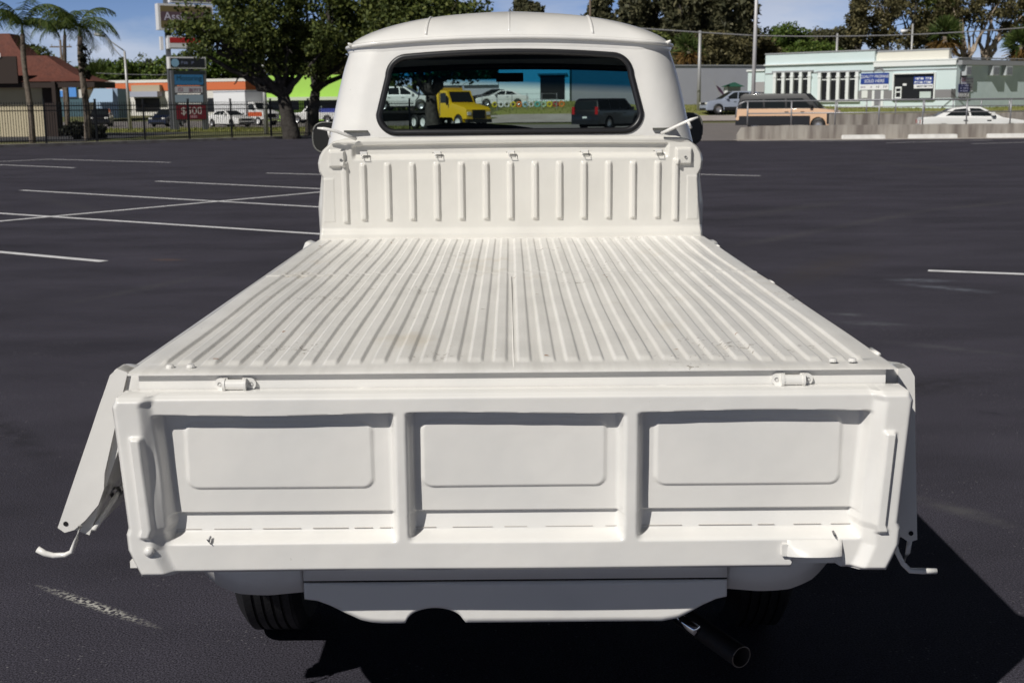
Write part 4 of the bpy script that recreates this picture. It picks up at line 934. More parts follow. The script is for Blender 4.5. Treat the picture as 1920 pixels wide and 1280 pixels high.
# --- grey warehouse behind, and the pale blue building with a dark doorway seen through the cab
GREYW = Pm('warehouse_grey', (.36, .37, .42), .9, noise=(.8, .3, (.31, .32, .37)))
fG = Facade((X(1069, 112.2), 112.2), (X(1440, 118.5), 118.5))
t = thing('grey_warehouse', 'long plain grey block warehouse wall behind the cab and the aqua shop', 'warehouse', (fG.A.x, fG.A.y, 1.5), world=True)
MB().box((0, -20, .8), (fG.L, 0, fG.uv(1330, 124)[1]), fG.T()).build('wall', GREYW, t); MB().box((-.1, -20.1, fG.uv(1330, 124)[1]), (fG.L, .12, fG.uv(1330, 122)[1]), fG.T()).build('coping', ROOFE, t)
fW = Facade((X(936, 113), 113), (X(1068, 112), 112))
t = thing('blue_workshop', 'pale blue workshop with a tall dark doorway, seen through the cab windows', 'workshop', (fW.A.x, fW.A.y, 1.5), world=True)
MB().box((0, -14, .8), (fW.L, 0, fW.uv(1000, 122)[1]), fW.T()).build('wall', Pm('workshop_blue_white', (.68, .78, .80), .9), t)
q_ = fW.rect(1013, 141, 1059, 187); d_ = fW.slab('doorway', q_, .003, .02, DARKIN, t); MB().box((q_[0]-.2, 0, q_[3]), (q_[1]+.2, .2, q_[3]+.15), fW.T()).build('lintel', GREYB, d_)
fL = Facade((X(800, 122), 122), (X(935, 121), 121))
t = thing('low_shed', 'long low grey shed with a white fascia left of the blue workshop', 'shed', (fL.A.x, fL.A.y, .5), world=True)
MB().box((0, -10, -.3), (fL.L, 0, fL.uv(860, 160)[1]), fL.T()).build('wall', GREYW, t); MB().box((-.1, -10, fL.uv(860, 160)[1]), (fL.L, .3, fL.uv(860, 150)[1]), fL.T()).build('fascia', TRIMW, t)

# --- left: brown-roofed building
t = thing('restaurant', 'beige building under a brown tiled mansard roof at the left edge', 'building', (X(0, 72), 72, 0), world=True)
BEIGE = Pm('beige_stucco', (.55, .48, .33), .9, noise=(1, .4, (.48, .42, .29))); TILE = Pm('brown_roof_tile', (.13, .040, .026), .8, noise=(3, .7, (.085, .028, .02)), bump=(6, .8, .06)); BROWN = Pm('dark_brown_timber', (.030, .018, .014), .8)
ex = X(168, 72); wx = X(82, 74); ez = at(100, 152, 72).z; rz = at(60, 104, 75).z; rz2 = at(20, 64, 78).z; rx = X(100, 76); rx2 = X(34, 78)
MB().box((-60, 74, -.2), (wx, 75.6, ez+.3)).build('wall', BEIGE, t)
MB().box((wx, 73.9, -.2), (X(108, 74), 74.6, ez+.2)).build('timber_panel', BROWN, t)
MB().box((X(99, 73), 73, 0), (X(106, 73), 73.25, ez)).build('porch_post', BROWN, t)
def hip(name, x0, x1, y0, y1, z0, xi, yi, zi, sag=.25, n=8):
    v = []
    for i in range(n+1):
        f_ = i/n; g = f_**1.45; z = z0+(zi-z0)*g; a = x1+(xi-x1)*f_; b = y0+(yi-y0)*f_
        v += [(x0, b, z), (a, b, z), (a, y1, z)]
    fcs = []
    for i in range(n): fcs += [(i*3, i*3+1, i*3+4, i*3+3), (i*3+1, i*3+2, i*3+5, i*3+4)]
    fcs += [(n*3, n*3+1, n*3+2)]
    return MB().add(v, fcs).build(name, TILE, t)
hip('roof', -60, ex, 73.1, 77.2, ez, rx, 75.5, rz)
hip('upper_roof', -60, X(70, 76), 75.6, 79, rz-.3, rx2, 77.5, rz2)
MB().box((-60, 73.15, ez-.35), (ex-.02, 73.3, ez-.005)).box((ex-.2, 73.32, ez-.35), (ex-.05, 77.1, ez-.005)).build('fascia', BROWN, t)
MB().box((-60, 72.95, ez-.1), (X(38, 73), 73.09, at(20, 106, 73).z)).build('sign_board', BROWN, t)
q_ = at(4, 104, 73).z; MB().box((-60, 72.88, q_-.12), (X(10, 73), 72.94, q_+.12)).build('roof_sign', SIGNW, t)

# --- far shops on the left
ORANGE = Pm('orange_fascia', (.62, .155, .055), .8); SHOPW = Pm('shop_white', (.70, .68, .64), .85)
fO = Facade((X(203, 176), 176), (X(462, 170), 170))
t = thing('orange_store', 'far low white store with a broad orange band under its parapet', 'store', (fO.A.x, fO.A.y, .6), world=True)
zo = [fO.uv(330, y)[1] for y in (150, 154.5, 170, 183, 215)]
MB().box((0, -14, zo[4]-.5), (fO.L, 0, zo[0]), fO.T()).build('wall', SHOPW, t)
MB().box((-.05, -14.02, zo[2]), (fO.L+.05, .10, zo[1]), fO.T()).build('orange_band', ORANGE, t)
MB().box((-.1, -14.05, zo[1]), (fO.L+.1, .16, zo[0]+.05), fO.T()).build('parapet_cap', SHOPW, t)
q_ = fO.rect(252, 160, 305, 172); MB().box((q_[0], .11, q_[2]), (q_[1], .8, q_[3]), fO.T()).build('sign_panel', Pm('sand_panel', (.42, .36, .26), .8), t)
q_ = fO.rect(250, 172, 306, 182); MB().box((q_[0], .11, q_[2]), (q_[1], 1.5, q_[3]), fO.T()).build('canopy', Pm('canopy_grey', (.36, .38, .46), .7), t)
for a, b in ((205, 245), (254, 300), (316, 330), (390, 440)):
    q_ = fO.rect(a, 184, b, 210); fO.slab('shop_window', q_, .003, .03, DARKIN, t)
for a, b in ((223, 232), (242, 250)): q_ = fO.rect(a, 174, b, 180); fO.slab('small_sign', q_, .12, .2, Pm('small_sign_grey', (.4, .4, .42), .6), t)
fX2 = Facade((fO.B.x, fO.B.y), (X(492, 178), 178))
MB().add([fX2.P(0, zo[4]-.5), fX2.P(fX2.L, zo[4]-.5), fX2.P(fX2.L, zo[3]), fX2.P(fX2.L*.45, zo[0]-.1), fX2.P(0, zo[0]-.1)], [(0, 1, 2, 3, 4)]).build('side_wall', Pm('grey_gable', (.20, .21, .24), .85), t)
LIME = Pm('lime_green_wall', (.36, .62, .10), .8, noise=(.5, .2, (.32, .56, .09)))
fM = Facade((X(498, 142), 142), (X(690, 140), 140))
t = thing('lime_green_store', 'bright lime green storefront behind the oak trunks', 'store', (fM.A.x, fM.A.y, .5), world=True)
zm = [fM.uv(600, y)[1] for y in (141, 182, 216)]
MB().box((0, -12, zm[2]-.6), (fM.L, 0, zm[0]), fM.T()).build('wall', LIME, t)
MB().box((-.1, .001, zm[1]-.35), (fM.L, 1.6, zm[1]), fM.T()).build('awning', Pm('awning_pale', (.55, .62, .45), .8), t)
q_ = fM.rect(500, 151, 520, 166); fM.slab('dark_sign', q_, .01, .1, DARKIN, t)
q_ = fM.rect(508, 186, 560, 207); fM.slab('shop_window', q_, .003, .03, DARKIN, t); q_ = fM.rect(570, 186, 640, 209); fM.slab('shop_window', q_, .003, .03, DARKIN, t)
fB = Facade((X(106, 165), 165), (X(158, 165), 165))
t = thing('blue_shop', 'small far shop with bright blue and white signs left of the orange store', 'shop', (fB.A.x, fB.A.y, .6), world=True)
zq = [fB.uv(130, y)[1] for y in (163, 168, 181, 216)]
MB().box((0, -8, zq[3]-.4), (fB.L, 0, zq[1]), fB.T()).build('wall', SHOPW, t); BLUE = Pm('bright_blue_sign', (.10, .32, .80), .6)
q_ = fB.rect(110, 170, 128, 182); fB.slab('blue_sign', q_, .01, .2, BLUE, t); q_ = fB.rect(128, 163, 144, 182); fB.slab('blue_sign', q_, .01, .3, BLUE, t)
fB.slab('dark_front', (0.2, fB.L-.2, zq[3]-.2, zq[2]-.2), .005, .05, Pm('teal_front', (.06, .12, .15), .6), t)
fB2 = Facade((X(172, 150), 150), (X(216, 150), 150)); t = thing('pale_blue_awning_shop', 'low shop with a sloping pale blue awning roof beside the orange store', 'shop', (fB2.A.x, fB2.A.y, .6), world=True)
za = [fB2.uv(190, y)[1] for y in (166, 192, 216)]
MB().box((0, -6, za[2]-.4), (fB2.L, -1.2, za[0]), fB2.T()).build('wall', Pm('pale_blue_wall', (.28, .38, .50), .85), t)
MB().add([fB2.P(0, za[0], -1.2), fB2.P(fB2.L*.8, za[0], -1.2), fB2.P(fB2.L, za[1], .8), fB2.P(-.2, za[1], .8)], [(0, 1, 2, 3)]).build('awning', Pm('awning_blue', (.30, .42, .56), .8), t)

# ------------------------------------------------------------------ pylon sign
PD = 97; sc_ = 2350/PD/.983
class Rot(Facade): pass
cx = X(330, PD); ang = R(30); fP = Facade((cx, PD), (cx+math.cos(ang), PD+math.sin(ang)))
t = thing('pylon_sign', 'tall roadside pylon of stacked shop signs with a red panel at its foot', 'pylon sign', (cx, PD, -.1), world=True)
PGREY = Pm('pylon_grey', (.10, .105, .12), .6); MAUVE = Pm('sign_mauve', (.10, .06, .08), .6); OLIVE = Pm('sign_olive', (.15, .115, .05), .6)
def pr_(a, b, c, d): return fP.rect(a, b, c, d)
def cabinet(name, rc, depth, m, border, frame, o=0.):
    k = MB().box((rc[0], -depth+o, rc[2]), (rc[1], o, rc[3]), fP.T()).build(name, frame, t)
    MB().box((rc[0]+border, o+.002, rc[2]+border), (rc[1]-border, o+.03, rc[3]-border), fP.T()).build('sign_face', m, k)
    return k
FRW = Pm('cabinet_white', (.68, .68, .72), .6)
z0 = -.15
zz = lambda y: fP.uv(330, y)[1]
for a, b in ((323.5, 333), (379, 389)):
    q_ = pr_(a, 132, b, 244); MB().box((q_[0], -.35, z0), (q_[1], .0, q_[3]), fP.T()).build('leg', PGREY, t)
q_ = pr_(313.5, -60, 321, 140); MB().box((q_[0], -.9, z0), (q_[1], -.55, q_[3]), fP.T()).build('pole', PGREY, t)
q_ = pr_(354, -60, 361, 140); MB().box((q_[0], -.9, zz(134)), (q_[1], -.55, q_[3]), fP.T()).build('pole', PGREY, t)
k = cabinet('cabinet', pr_(297, 8, 400, 57), .85, OLIVE, .16, FRW)
q_ = pr_(297, 23, 400, 40); MB().box((q_[0]+.16, .031, q_[2]), (q_[1]-.16, .04, q_[3]), fP.T()).build('sign_stripe', MAUVE, k)
u_, z_ = fP.uv(307, 31.5); text('sign_lettering', 'Assis', .85, Pm('lettering_lilac', (.55, .53, .66), .6), k, fP.P(u_, z_, .042), fP.u, (0, 0, 1), align='LEFT')
k = cabinet('cabinet', pr_(317, -40, 420, 6), .8, MAUVE, .14, FRW)
k = cabinet('cabinet', pr_(315, 68, 390, 92), .6, FRW, .08, FRW); q_ = pr_(315, 71, 390, 81); MB().box((q_[0]+.12, .032, q_[2]), (q_[1]-.1, .045, q_[3]), fP.T()).build('sign_stripe', REDM, k)
q_ = pr_(306, 68, 311, 93); MB().box((q_[0], -1.1, q_[2]), (q_[1], -.7, q_[3]), fP.T()).build('sign_back', FRW, t)
k = cabinet('cabinet', pr_(317, 107, 386, 129), .7, Pm('sign_black', (.008, .010, .014), .4), .10, FRW)
uc, zc_ = fP.uv(328, 118); MB().poly([fP.P(uc+.30*math.cos(a), zc_+.30*math.sin(a), .032) for a in np.linspace(0, 2*math.pi, 24, endpoint=False)], fP.n*.02).build('round_emblem', Pm('emblem_blue', (.20, .36, .52), .5), k)
fP.strokes('sign_lettering', pr_(338, 113, 362, 123), Pm('lettering_slate', (.10, .12, .2), .6), k, .033, 1, 21)
q_ = pr_(325, 133, 384, 139); MB().box((q_[0], -.3, q_[2]), (q_[1], .02, q_[3]), fP.T()).build('top_beam', Pm('beam_dark', (.012, .02, .022), .5), t)
k = cabinet('cabinet', pr_(326, 139, 382, 160.5), .3, Pm('sign_sky_blue', (.025, .14, .32), .5), .05, PGREY)
u_, z_ = fP.uv(354, 147); fP.text('sign_lettering', 'Motoring', u_, z_, .52, Pm('lettering_deep_blue', (.006, .05, .10), .5), k, .034)
k = cabinet('cabinet', pr_(327, 161.5, 381, 175.5), .3, Pm('sign_pale', (.40, .40, .46), .5), .05, PGREY)
u_, z_ = fP.uv(338, 168.5); fP.text('sign_lettering', 'ISI', u_, z_, .42, Pm('lettering_plum', (.22, .10, .16), .5), k, .034); q_ = pr_(350, 165, 376, 173); fP.strokes('sign_lettering', q_, Pm('lettering_mauve', (.20, .13, .18), .5), k, .033, 1, 22, .9)
k = cabinet('cabinet', pr_(327, 177, 382, 194), .3, Pm('sign_slate_blue', (.24, .31, .40), .5), .05, PGREY)
k = cabinet('cabinet', pr_(330, 195, 387, 225), .3, Pm('sign_crimson', (.15, .008, .022), .5), .05, PGREY)
u_, z_ = fP.uv(359, 208.5); fP.text('sign_lettering', '$500', u_, z_, .78, Pm('lettering_white', (.55, .5, .52), .5), k, .034, sx=1.05); u_, z_ = fP.uv(363, 219); MB().box((u_-.25, .033, z_-.1), (u_+.25, .045, z_+.1), fP.T()).build('small_print', Pm('print_pink', (.4, .2, .25), .5), k)

# ------------------------------------------------------------------ poles, lamps, wires
def pole_top(px, d, py): return at(px, py, d).z
def lamp_left():
    d = 100; x = X(240, d); t = thing('street_lamp', 'tall grey street lamp with a long slanting arm beside the palms', 'street lamp', (x, d, terr(x, d)), world=True)
    zt = at(240, 96, d).z; x2 = X(201, d); z2 = at(201, 67, d).z
    MB().tube([(x+.08, d, terr(x, d)-.2), (x, d, zt)], [.14, .09], 8).build('pole', POLEM, t, smooth=True)
    MB().tube([(x, d, zt), (x2, d, z2)], .05, 6).tube([(x, d, zt-.8), (x2+.4, d, z2-.4)], .035, 6).build('arm', POLEM, t, smooth=True)
    MB().tube([(x2+.2, d, z2-.05), (x2-.6, d, z2+.12)], [.09, .13], 8).build('lamp_head', POLEM, t, smooth=True)
lamp_left()
def post(name, px, d, py_top, r, m, label, cat, lean=0.):
    x = X(px, d); z0 = terr(x, d); zt = at(px, py_top, d).z
    return tag(MB().tube([(x, d, z0-.2), (x+lean, d, zt)], [r, r*.75], 10).build(name, m, smooth=True), label, cat)
post('light_pole', 497, 78, 118, .14, POLEM, 'plain grey steel pole between the box truck and the oak trunk', 'pole')
t = thing('light_pole', 'tall pale grey pole rising above the frame beside the aqua shop', 'pole', (X(1411, 84), 84, 0), world=True)
x = X(1411, 84); MB().tube([(x, 84, -.1), (x+.1, 84, 11.5)], [.14, .10], 10).build('shaft', Pm('pole_pale', (.55, .54, .55), .5, metal=.2), t, smooth=True); MB().lathe([(-.1, .3), (.15, .3), (.2, .16)], 12, 'z', (x, 84, .05)).build('base', CONC, t)
def upole(px, d, py, label, xarm=True, m=WOODP):
    x = X(px, d); zt = at(px, py, d).z; t = thing('utility_pole', label, 'utility pole', (x, d, terr(x, d)), world=True)
    MB().tube([(x, d, terr(x, d)-.2), (x, d, zt)], [.16, .11], 8).build('shaft', m, t, smooth=True)
    if xarm:
        MB().box((x-1.1, d-.06, zt-.75), (x+1.1, d+.06, zt-.62)).build('crossarm', m, t)
        for k in (-.9, 0, .9): MB().tube([(x+k, d, zt-.62), (x+k, d, zt-.42)], .05, 6).build('insulator', POLEM, t)
    return Vector((x, d, zt))
p1 = upole(1310, 100, 58, 'thin grey utility pole just right of the cab roof', False, POLEM)
p2 = upole(1565, 128, 63, 'short utility pole standing behind the flat roof of the aqua shop', False, POLEM)
upole(820, 150, -70, 'dark utility pole in front of trees left above the cab roof', True)
upole(1106, 150, -70, 'utility pole rising right above the cab roof centre', True)
upole(122, 130, 75, 'wooden utility pole with crossarm behind the palms', True)
t = thing('street_lamp', 'small street lamp with a white head above the flat roof of the aqua shop', 'street lamp', (X(1704, 125), 125, 1.5), world=True)
x = X(1704, 125); zt = at(1704, 45, 125).z; zh = at(1696, 58, 125).z; MB().tube([(x, 125, 1.3), (x, 125, zt)], .10, 8).build('pole', POLEM, t, smooth=True); xh = X(1689, 125)
MB().tube([(x, 125, zh-.1), (x-.4, 125, zh+.12), (xh+.2, 125, zh)], .05, 6).build('arm', POLEM, t, smooth=True); MB().tube([(xh+.3, 125, zh-.02), (xh-.35, 125, zh-.06)], [.12, .2], 8).build('lamp_head', Pm('lamp_white', (.8, .8, .8), .4), t, smooth=True)
def wire(a, b, sag, r, label):
    a = Vector(a); b = Vector(b); pts = [a.lerp(b, i/20)-Vector((0, 0, sag*4*(i/20)*(1-i/20))) for i in range(21)]
    tag(MB().tube(pts, r, 5).build('overhead_wire', Pm('wire_grey', (.22, .22, .23), .7), smooth=True), label, 'wire', 'overhead wires')
wire(at(1180, 52, 96), at(1413, 67, 96), .02, .045, 'grey overhead cable from behind the cab to the pale pole')
wire(at(1413, 67, 96), at(1990, 46, 96), .35, .045, 'grey overhead cable above the aqua shop roof to the right edge')
wire(at(180, 137, 150), at(330, 140, 150), .1, .03, 'thin far cable in front of the distant left trees')

# ------------------------------------------------------------------ vehicles
def prism(poly, W_, taper=None, bev=.05):
    """side outline (y, z) extruded across x; taper(z)->half width"""
    hw = taper or (lambda z: W_)
    me = bpy.data.meshes.new('m'); b = bmesh.new()
    l = [b.verts.new((-hw(z), y, z)) for y, z in poly]; r = [b.verts.new((hw(z), y, z)) for y, z in poly]
    n = len(poly); fl = b.faces.new(l); fr = b.faces.new(r[::-1])
    for i in range(n): b.faces.new((l[i], r[i], r[(i+1) % n], l[(i+1) % n]))
    bmesh.ops.recalc_face_normals(b, faces=b.faces)
    if bev:
        ed = [e for e in b.edges if fl in e.link_faces or fr in e.link_faces]
        bmesh.ops.bevel(b, geom=ed, offset=bev, segments=3, affect='EDGES', profile=.6, clamp_overlap=True)
    bmesh.ops.triangulate(b, faces=[f for f in b.faces if len(f.verts) > 4])
    b.to_mesh(me); b.free(); return me
def lp(name, poly, W_, m, parent, taper=None, bev=.05):
    me = prism(poly, W_, taper, bev); me.name = name; me.materials.append(m); return link(name, me, parent, angle=38)
def arch(yc, r, z0, n=8):
    return [(yc+r*math.cos(a), z0+r*math.sin(a)) for a in np.linspace(0, math.pi, n)]
def wheel(parent, x, y, r, rim=RIM, wd=.11):
    s = 1 if x > 0 else -1
    ty = MB().lathe([(-wd, r*.62), (-wd, r*.88), (-wd*.7, r), (wd*.7, r), (wd, r*.88), (wd, r*.62)], 24, 'x', (x, y, r)).build('wheel', RUBBER, parent, angle=40)
    k = MB().lathe([(s*wd*.8, r*.63), (s*wd*.75, r*.55), (s*wd*.4, r*.5), (s*wd*.6, r*.2), (s*wd*.62, .0001)], 20, 'x', (x, y, r))
    k.build('rim', rim, ty, smooth=True)
def inset(poly, k):
    cy = sum(p[0] for p in poly)/len(poly); cz = sum(p[1] for p in poly)/len(poly); return [(cy+(y-cy)*k[0], cz+(z-cz)*k[1]) for y, z in poly]
def car(name, label, cat, loc, rz, paint, spec, group=None, roofm=None, lower=None, scale=1., lights=True):
    t = thing(name, label, cat, (loc[0], loc[1], loc[2]), rz, group); t.scale = (scale,)*3
    Wd = spec['W']/2; r = spec.get('r', .33); za = r
    bot = spec.get('bot', .26); ax = spec['ax']
    poly = [(spec['low'][0][0], bot)] + spec['low'] + [(spec['low'][-1][0], bot)]
    poly += [(ax[1]+r*1.15, bot)] + arch(ax[1], r*1.15, za)[0:] + [(ax[1]-r*1.15, bot), (ax[0]+r*1.15, bot)] + arch(ax[0], r*1.15, za) + [(ax[0]-r*1.15, bot)]
    # order: rear bottom -> over the top -> front bottom -> back along the sill
    lp('body', poly, Wd, paint, t)
    g = spec['gh']; zb_, zt_ = g[0][1], max(p[1] for p in g)
    tp = lambda z: Wd-.06-(z-zb_)/(zt_-zb_)*spec.get('tumble', .15)
    lp('cabin', g, Wd, roofm or paint, t, tp, .035)
    MB().box((-Wd+.08, ax[0]-.4, .2), (Wd-.08, ax[1]+.4, .62)).build('underbody', BLACK, t)
    for x in (-Wd+.10, Wd-.10):
        for y in ax: wheel(t, x, y, r, spec.get('rim', RIM))
    # side glass split by pillars
    ws = spec['win']
    for s in (-1, 1):
        for wpoly in ws:
            MB().add([(s*(tp(z)+.008), y, z) for y, z in wpoly], [tuple(range(len(wpoly)))]).build('side_window', CARGLASS, t)
        zm_ = zb_+.06; ym = spec['mir']
        MB().box((s*(Wd-.02) if s > 0 else s*(Wd+.16), ym-.06, zm_), (s*(Wd+.16) if s > 0 else s*(Wd-.02), ym+.08, zm_+.15)).build('wing_mirror', paint if not roofm else BLACK, t)
        for hz in spec.get('handles', ()):
            MB().box((s*Wd-.02, hz-.09, zb_-.17), (s*Wd+.02, hz+.09, zb_-.13)).build('door_handle', BLACK, t)
    def scr(nm, p, q, m_=CARGLASS):
        (y0, z0_), (y1, z1_) = p, q; d = Vector((0, y1-y0, z1_-z0_)).normalized(); n_ = Vector((0, d.z, -d.y)); 
        if (nm == 'windscreen') != (n_.y > 0): n_ = -n_
        a = Vector((0, y0, z0_)).lerp(Vector((0, y1, z1_)), .10)+n_*.010; c = Vector((0, y0, z0_)).lerp(Vector((0, y1, z1_)), .90)+n_*.010
        MB().add([(-tp(a.z)+.10, a.y, a.z), (tp(a.z)-.10, a.y, a.z), (tp(c.z)-.10, c.y, c.z), (-tp(c.z)+.10, c.y, c.z)], [(0, 1, 2, 3)]).build(nm, m_, t)
    scr('windscreen', g[-1], g[-2]); scr('rear_screen', g[0], g[1])
    yf_, yr_ = spec['low'][-1][0], spec['low'][0][0]; zl_ = spec.get('zl', .68)
    if lights:
        for s in (-1, 1):
            MB().box((s*(Wd-.25)-.17, yf_-.16, zl_-.07), (s*(Wd-.25)+.17, yf_+.012, zl_+.07)).build('headlight', LAMP_W, t)
            MB().box((s*(Wd-.15)-.10, yr_-.012, zl_+.05), (s*(Wd-.15)+.10, yr_+.12, zl_+spec.get('tlh', .2))).build('taillight', LAMP_R, t)
        MB().box((-.52, yf_-.05, zl_-.10), (.52, yf_+.014, zl_+.06)).build('grille', BLACK, t)
        MB().box((-.75, yf_-.1, bot+.02), (.75, yf_+.022, bot+.16)).build('lower_bumper', BLACK, t)
        MB().box((-.16, yr_-.02, .72), (.16, yr_-.0, .82)).build('number_plate', PLATE, t)
    if lower:
        MB().box((-Wd-.012, ax[0]-.9, bot), (Wd+.012, ax[1]-r*1.2, bot+spec.get('skirt', .24))).build('side_skirt', lower, t)
    return t
SEDAN = dict(W=1.82, ax=(-1.42, 1.42), r=.33, low=[(-2.42, .55), (-2.42, .86), (-2.32, .99), (-1.7, 1.02), (1.05, .98), (2.0, .84), (2.34, .70), (2.42, .52)], gh=[(-1.85, 1.0), (-1.05, 1.39), (-.45, 1.46), (.15, 1.44), (1.12, .97)],
  win=[[(-1.35, 1.06), (-.95, 1.34), (-.42, 1.39), (-.34, 1.05)], [(-.26, 1.05), (-.33, 1.39), (.10, 1.38), (.80, 1.03)]], mir=.62, handles=(-.5, .5), tumble=.22)
SUV = dict(W=1.84, ax=(-1.35, 1.33), r=.36, bot=.3, low=[(-2.28, .6), (-2.28, 1.0), (-2.2, 1.08), (1.0, 1.08), (1.95, .98), (2.22, .86), (2.28, .55)], gh=[(-2.2, 1.06), (-1.98, 1.56), (-1.5, 1.70), (.1, 1.69), (1.15, 1.06)],
  win=[[(-2.0, 1.13), (-1.78, 1.52), (-1.2, 1.60), (-1.1, 1.13)], [(-1.02, 1.13), (-1.10, 1.60), (-.3, 1.62), (-.22, 1.13)], [(-.14, 1.13), (-.22, 1.62), (.08, 1.60), (.84, 1.12)]], mir=.7, handles=(-.95, .05), tumble=.2, zl=.82)
BIGSUV = dict(W=2.0, ax=(-1.5, 1.6), r=.40, bot=.36, low=[(-2.7, .6), (-2.7, 1.12), (-2.66, 1.2), (1.3, 1.2), (2.35, 1.12), (2.6, 1.0), (2.66, .6)], gh=[(-2.66, 1.18), (-2.5, 1.78), (-2.2, 1.90), (.6, 1.90), (1.4, 1.18)],
  win=[[(-2.45, 1.26), (-2.3, 1.72), (-1.35, 1.80), (-1.3, 1.26)], [(-1.2, 1.26), (-1.25, 1.80), (-.3, 1.82), (-.25, 1.26)], [(-.15, 1.26), (-.2, 1.82), (.5, 1.80), (1.0, 1.26)]], mir=.95, handles=(-.9, .2), tumble=.17, zl=.9, tlh=.5)
VAN = dict(W=2.0, ax=(-1.65, 1.75), r=.36, bot=.34, low=[(-2.72, .5), (-2.72, 1.22), (1.75, 1.22), (2.55, 1.12), (2.70, .98), (2.72, .5)], gh=[(-2.70, 1.20), (-2.55, 1.92), (-2.3, 2.04), (1.0, 2.03), (1.82, 1.20)],
  win=[[(-2.45, 1.28), (-2.40, 1.70), (-1.3, 1.74), (-1.25, 1.28)], [(-1.15, 1.28), (-1.2, 1.74), (-.1, 1.76), (-.05, 1.28)], [(.05, 1.28), (0, 1.76), (.85, 1.77), (1.4, 1.28)]], mir=1.35, skirt=.50, handles=(.05, .9), tumble=.14, zl=.86, tlh=.3)
CW = colmat('car_white', (.78, .78, .77)); CNAVY = colmat('car_navy', (.010, .016, .040)); CBLK = colmat('car_black', (.008, .008, .010)); CSIL = colmat('car_silver_blue', (.30, .34, .42)); CPEACH = colmat('van_peach', (.72, .47, .30)); CTAN = CPEACH
def ground_at(px, d): x = X(px, d); return (x, d, terr(x, d)+.016)
# left-hand road
car('parked_car', 'dark suv facing the camera behind the palm trunk, headlights showing', 'suv', ground_at(188, 122), R(192), CBLK, SUV)
car('parked_car', 'dark blue hatchback partly hidden behind the pylon sign legs', 'car', ground_at(313, 118), R(168), CNAVY, SUV, scale=.93)
car('parked_car', 'white sedan with dark windows in front of the white box truck', 'sedan', ground_at(430, 112), R(228), CW, SEDAN)
# box truck
def box_truck():
    g = ground_at(472, 121); t = thing('box_truck', 'white rental box truck with an orange stripe on its cab', 'box truck', g, R(232))
    BW = Pm('box_white', (.74, .75, .76), .5); ORS = Pm('orange_stripe', (.55, .10, .03), .5)
    lp('cargo_box', [(-4.2, .95), (-4.2, 3.25), (.4, 3.25), (.4, .95)], 1.12, BW, t, bev=.04)
    MB().box((-1.14, -4.22, 3.1), (1.14, .42, 3.2)).build('box_trim', Pm('box_trim_grey', (.32, .34, .38), .5), t)
    lp('cab', [(.5, .55), (.5, 2.15), (1.25, 2.2), (1.75, 1.45), (2.65, 1.25), (2.8, 1.1), (2.8, .55)], .95, CW, t, bev=.07)
    MB().add([(-.78, 1.32, 2.10), (.78, 1.32, 2.10), (.82, 1.74, 1.50), (-.82, 1.74, 1.50)], [(0, 1, 2, 3)]).build('windscreen', CARGLASS, t)
    for s in (-1, 1):
        MB().add([(s*.957, .65, 1.45), (s*.957, .65, 2.0), (s*.957, 1.22, 2.02), (s*.957, 1.62, 1.45)], [(0, 1, 2, 3)]).build('side_window', CARGLASS, t)
        MB().box((s*.955-.008, .52, .85), (s*.955+.008, 2.5, 1.25)).build('stripe', ORS, t)
        MB().box((s*1.12-.06, 1.5, 1.35), (s*1.12+.06, 1.56, 1.75)).build('wing_mirror', BLACK, t)
        MB().box((s*.7-.15, 2.7, .85), (s*.7+.15, 2.82, 1.05)).build('headlight', LAMP_W, t)
    MB().box((-.5, 2.78, .72), (.5, 2.815, 1.08)).build('grille', BLACK, t); MB().box((-.95, 2.75, .45), (.95, 2.92, .62)).build('bumper', CHROME, t)
    MB().box((-.6, -4.0, .5), (.6, 2.5, .92)).build('chassis', BLACK, t)
    for x in (-.9, .9):
        for y in (-2.9, 1.95): wheel(t, x, y, .40, HUBW, .13)
box_truck()
def pickup2():
    g = ground_at(592, 132); t = thing('parked_pickup', 'white pickup truck with blue cargo in its bed beyond the right oak trunk', 'pickup truck', g, R(80))
    lp('body', [(-2.7, .5), (-2.7, 1.1), (1.2, 1.12), (2.4, 1.05), (2.6, .85), (2.6, .4), (2.1, .4)]+arch(1.75, .45, .4)+[(1.2, .4), (-1.0, .4)]+arch(-1.5, .45, .4)+[(-2.1, .45)], .97, CW, t, bev=.05)
    lp('cabin', [(-.6, 1.1), (-.45, 1.75), (.7, 1.75), (1.3, 1.1)], .9, CW, t, lambda z: .92-(z-1.1)*.25, .04)
    for s in (-1, 1): MB().add([(s*(.92-(z-1.1)*.25+.008), y, z) for y, z in ((-.45, 1.18), (-.35, 1.66), (.62, 1.66), (1.0, 1.18))], [(0, 1, 2, 3)]).build('side_window', CARGLASS, t)
    for x in (-.87, .87):
        for y in (-1.5, 1.75): wheel(t, x, y, .40)
    MB().box((-.8, -2.6, 1.05), (.8, -.8, 1.55)).build('cargo', Pm('blue_tarp', (.04, .06, .32), .7), t); MB().box((-.8, -2.68, 1.1), (.8, -2.61, 1.5)).build('cargo_end', REDM, t)
pickup2()
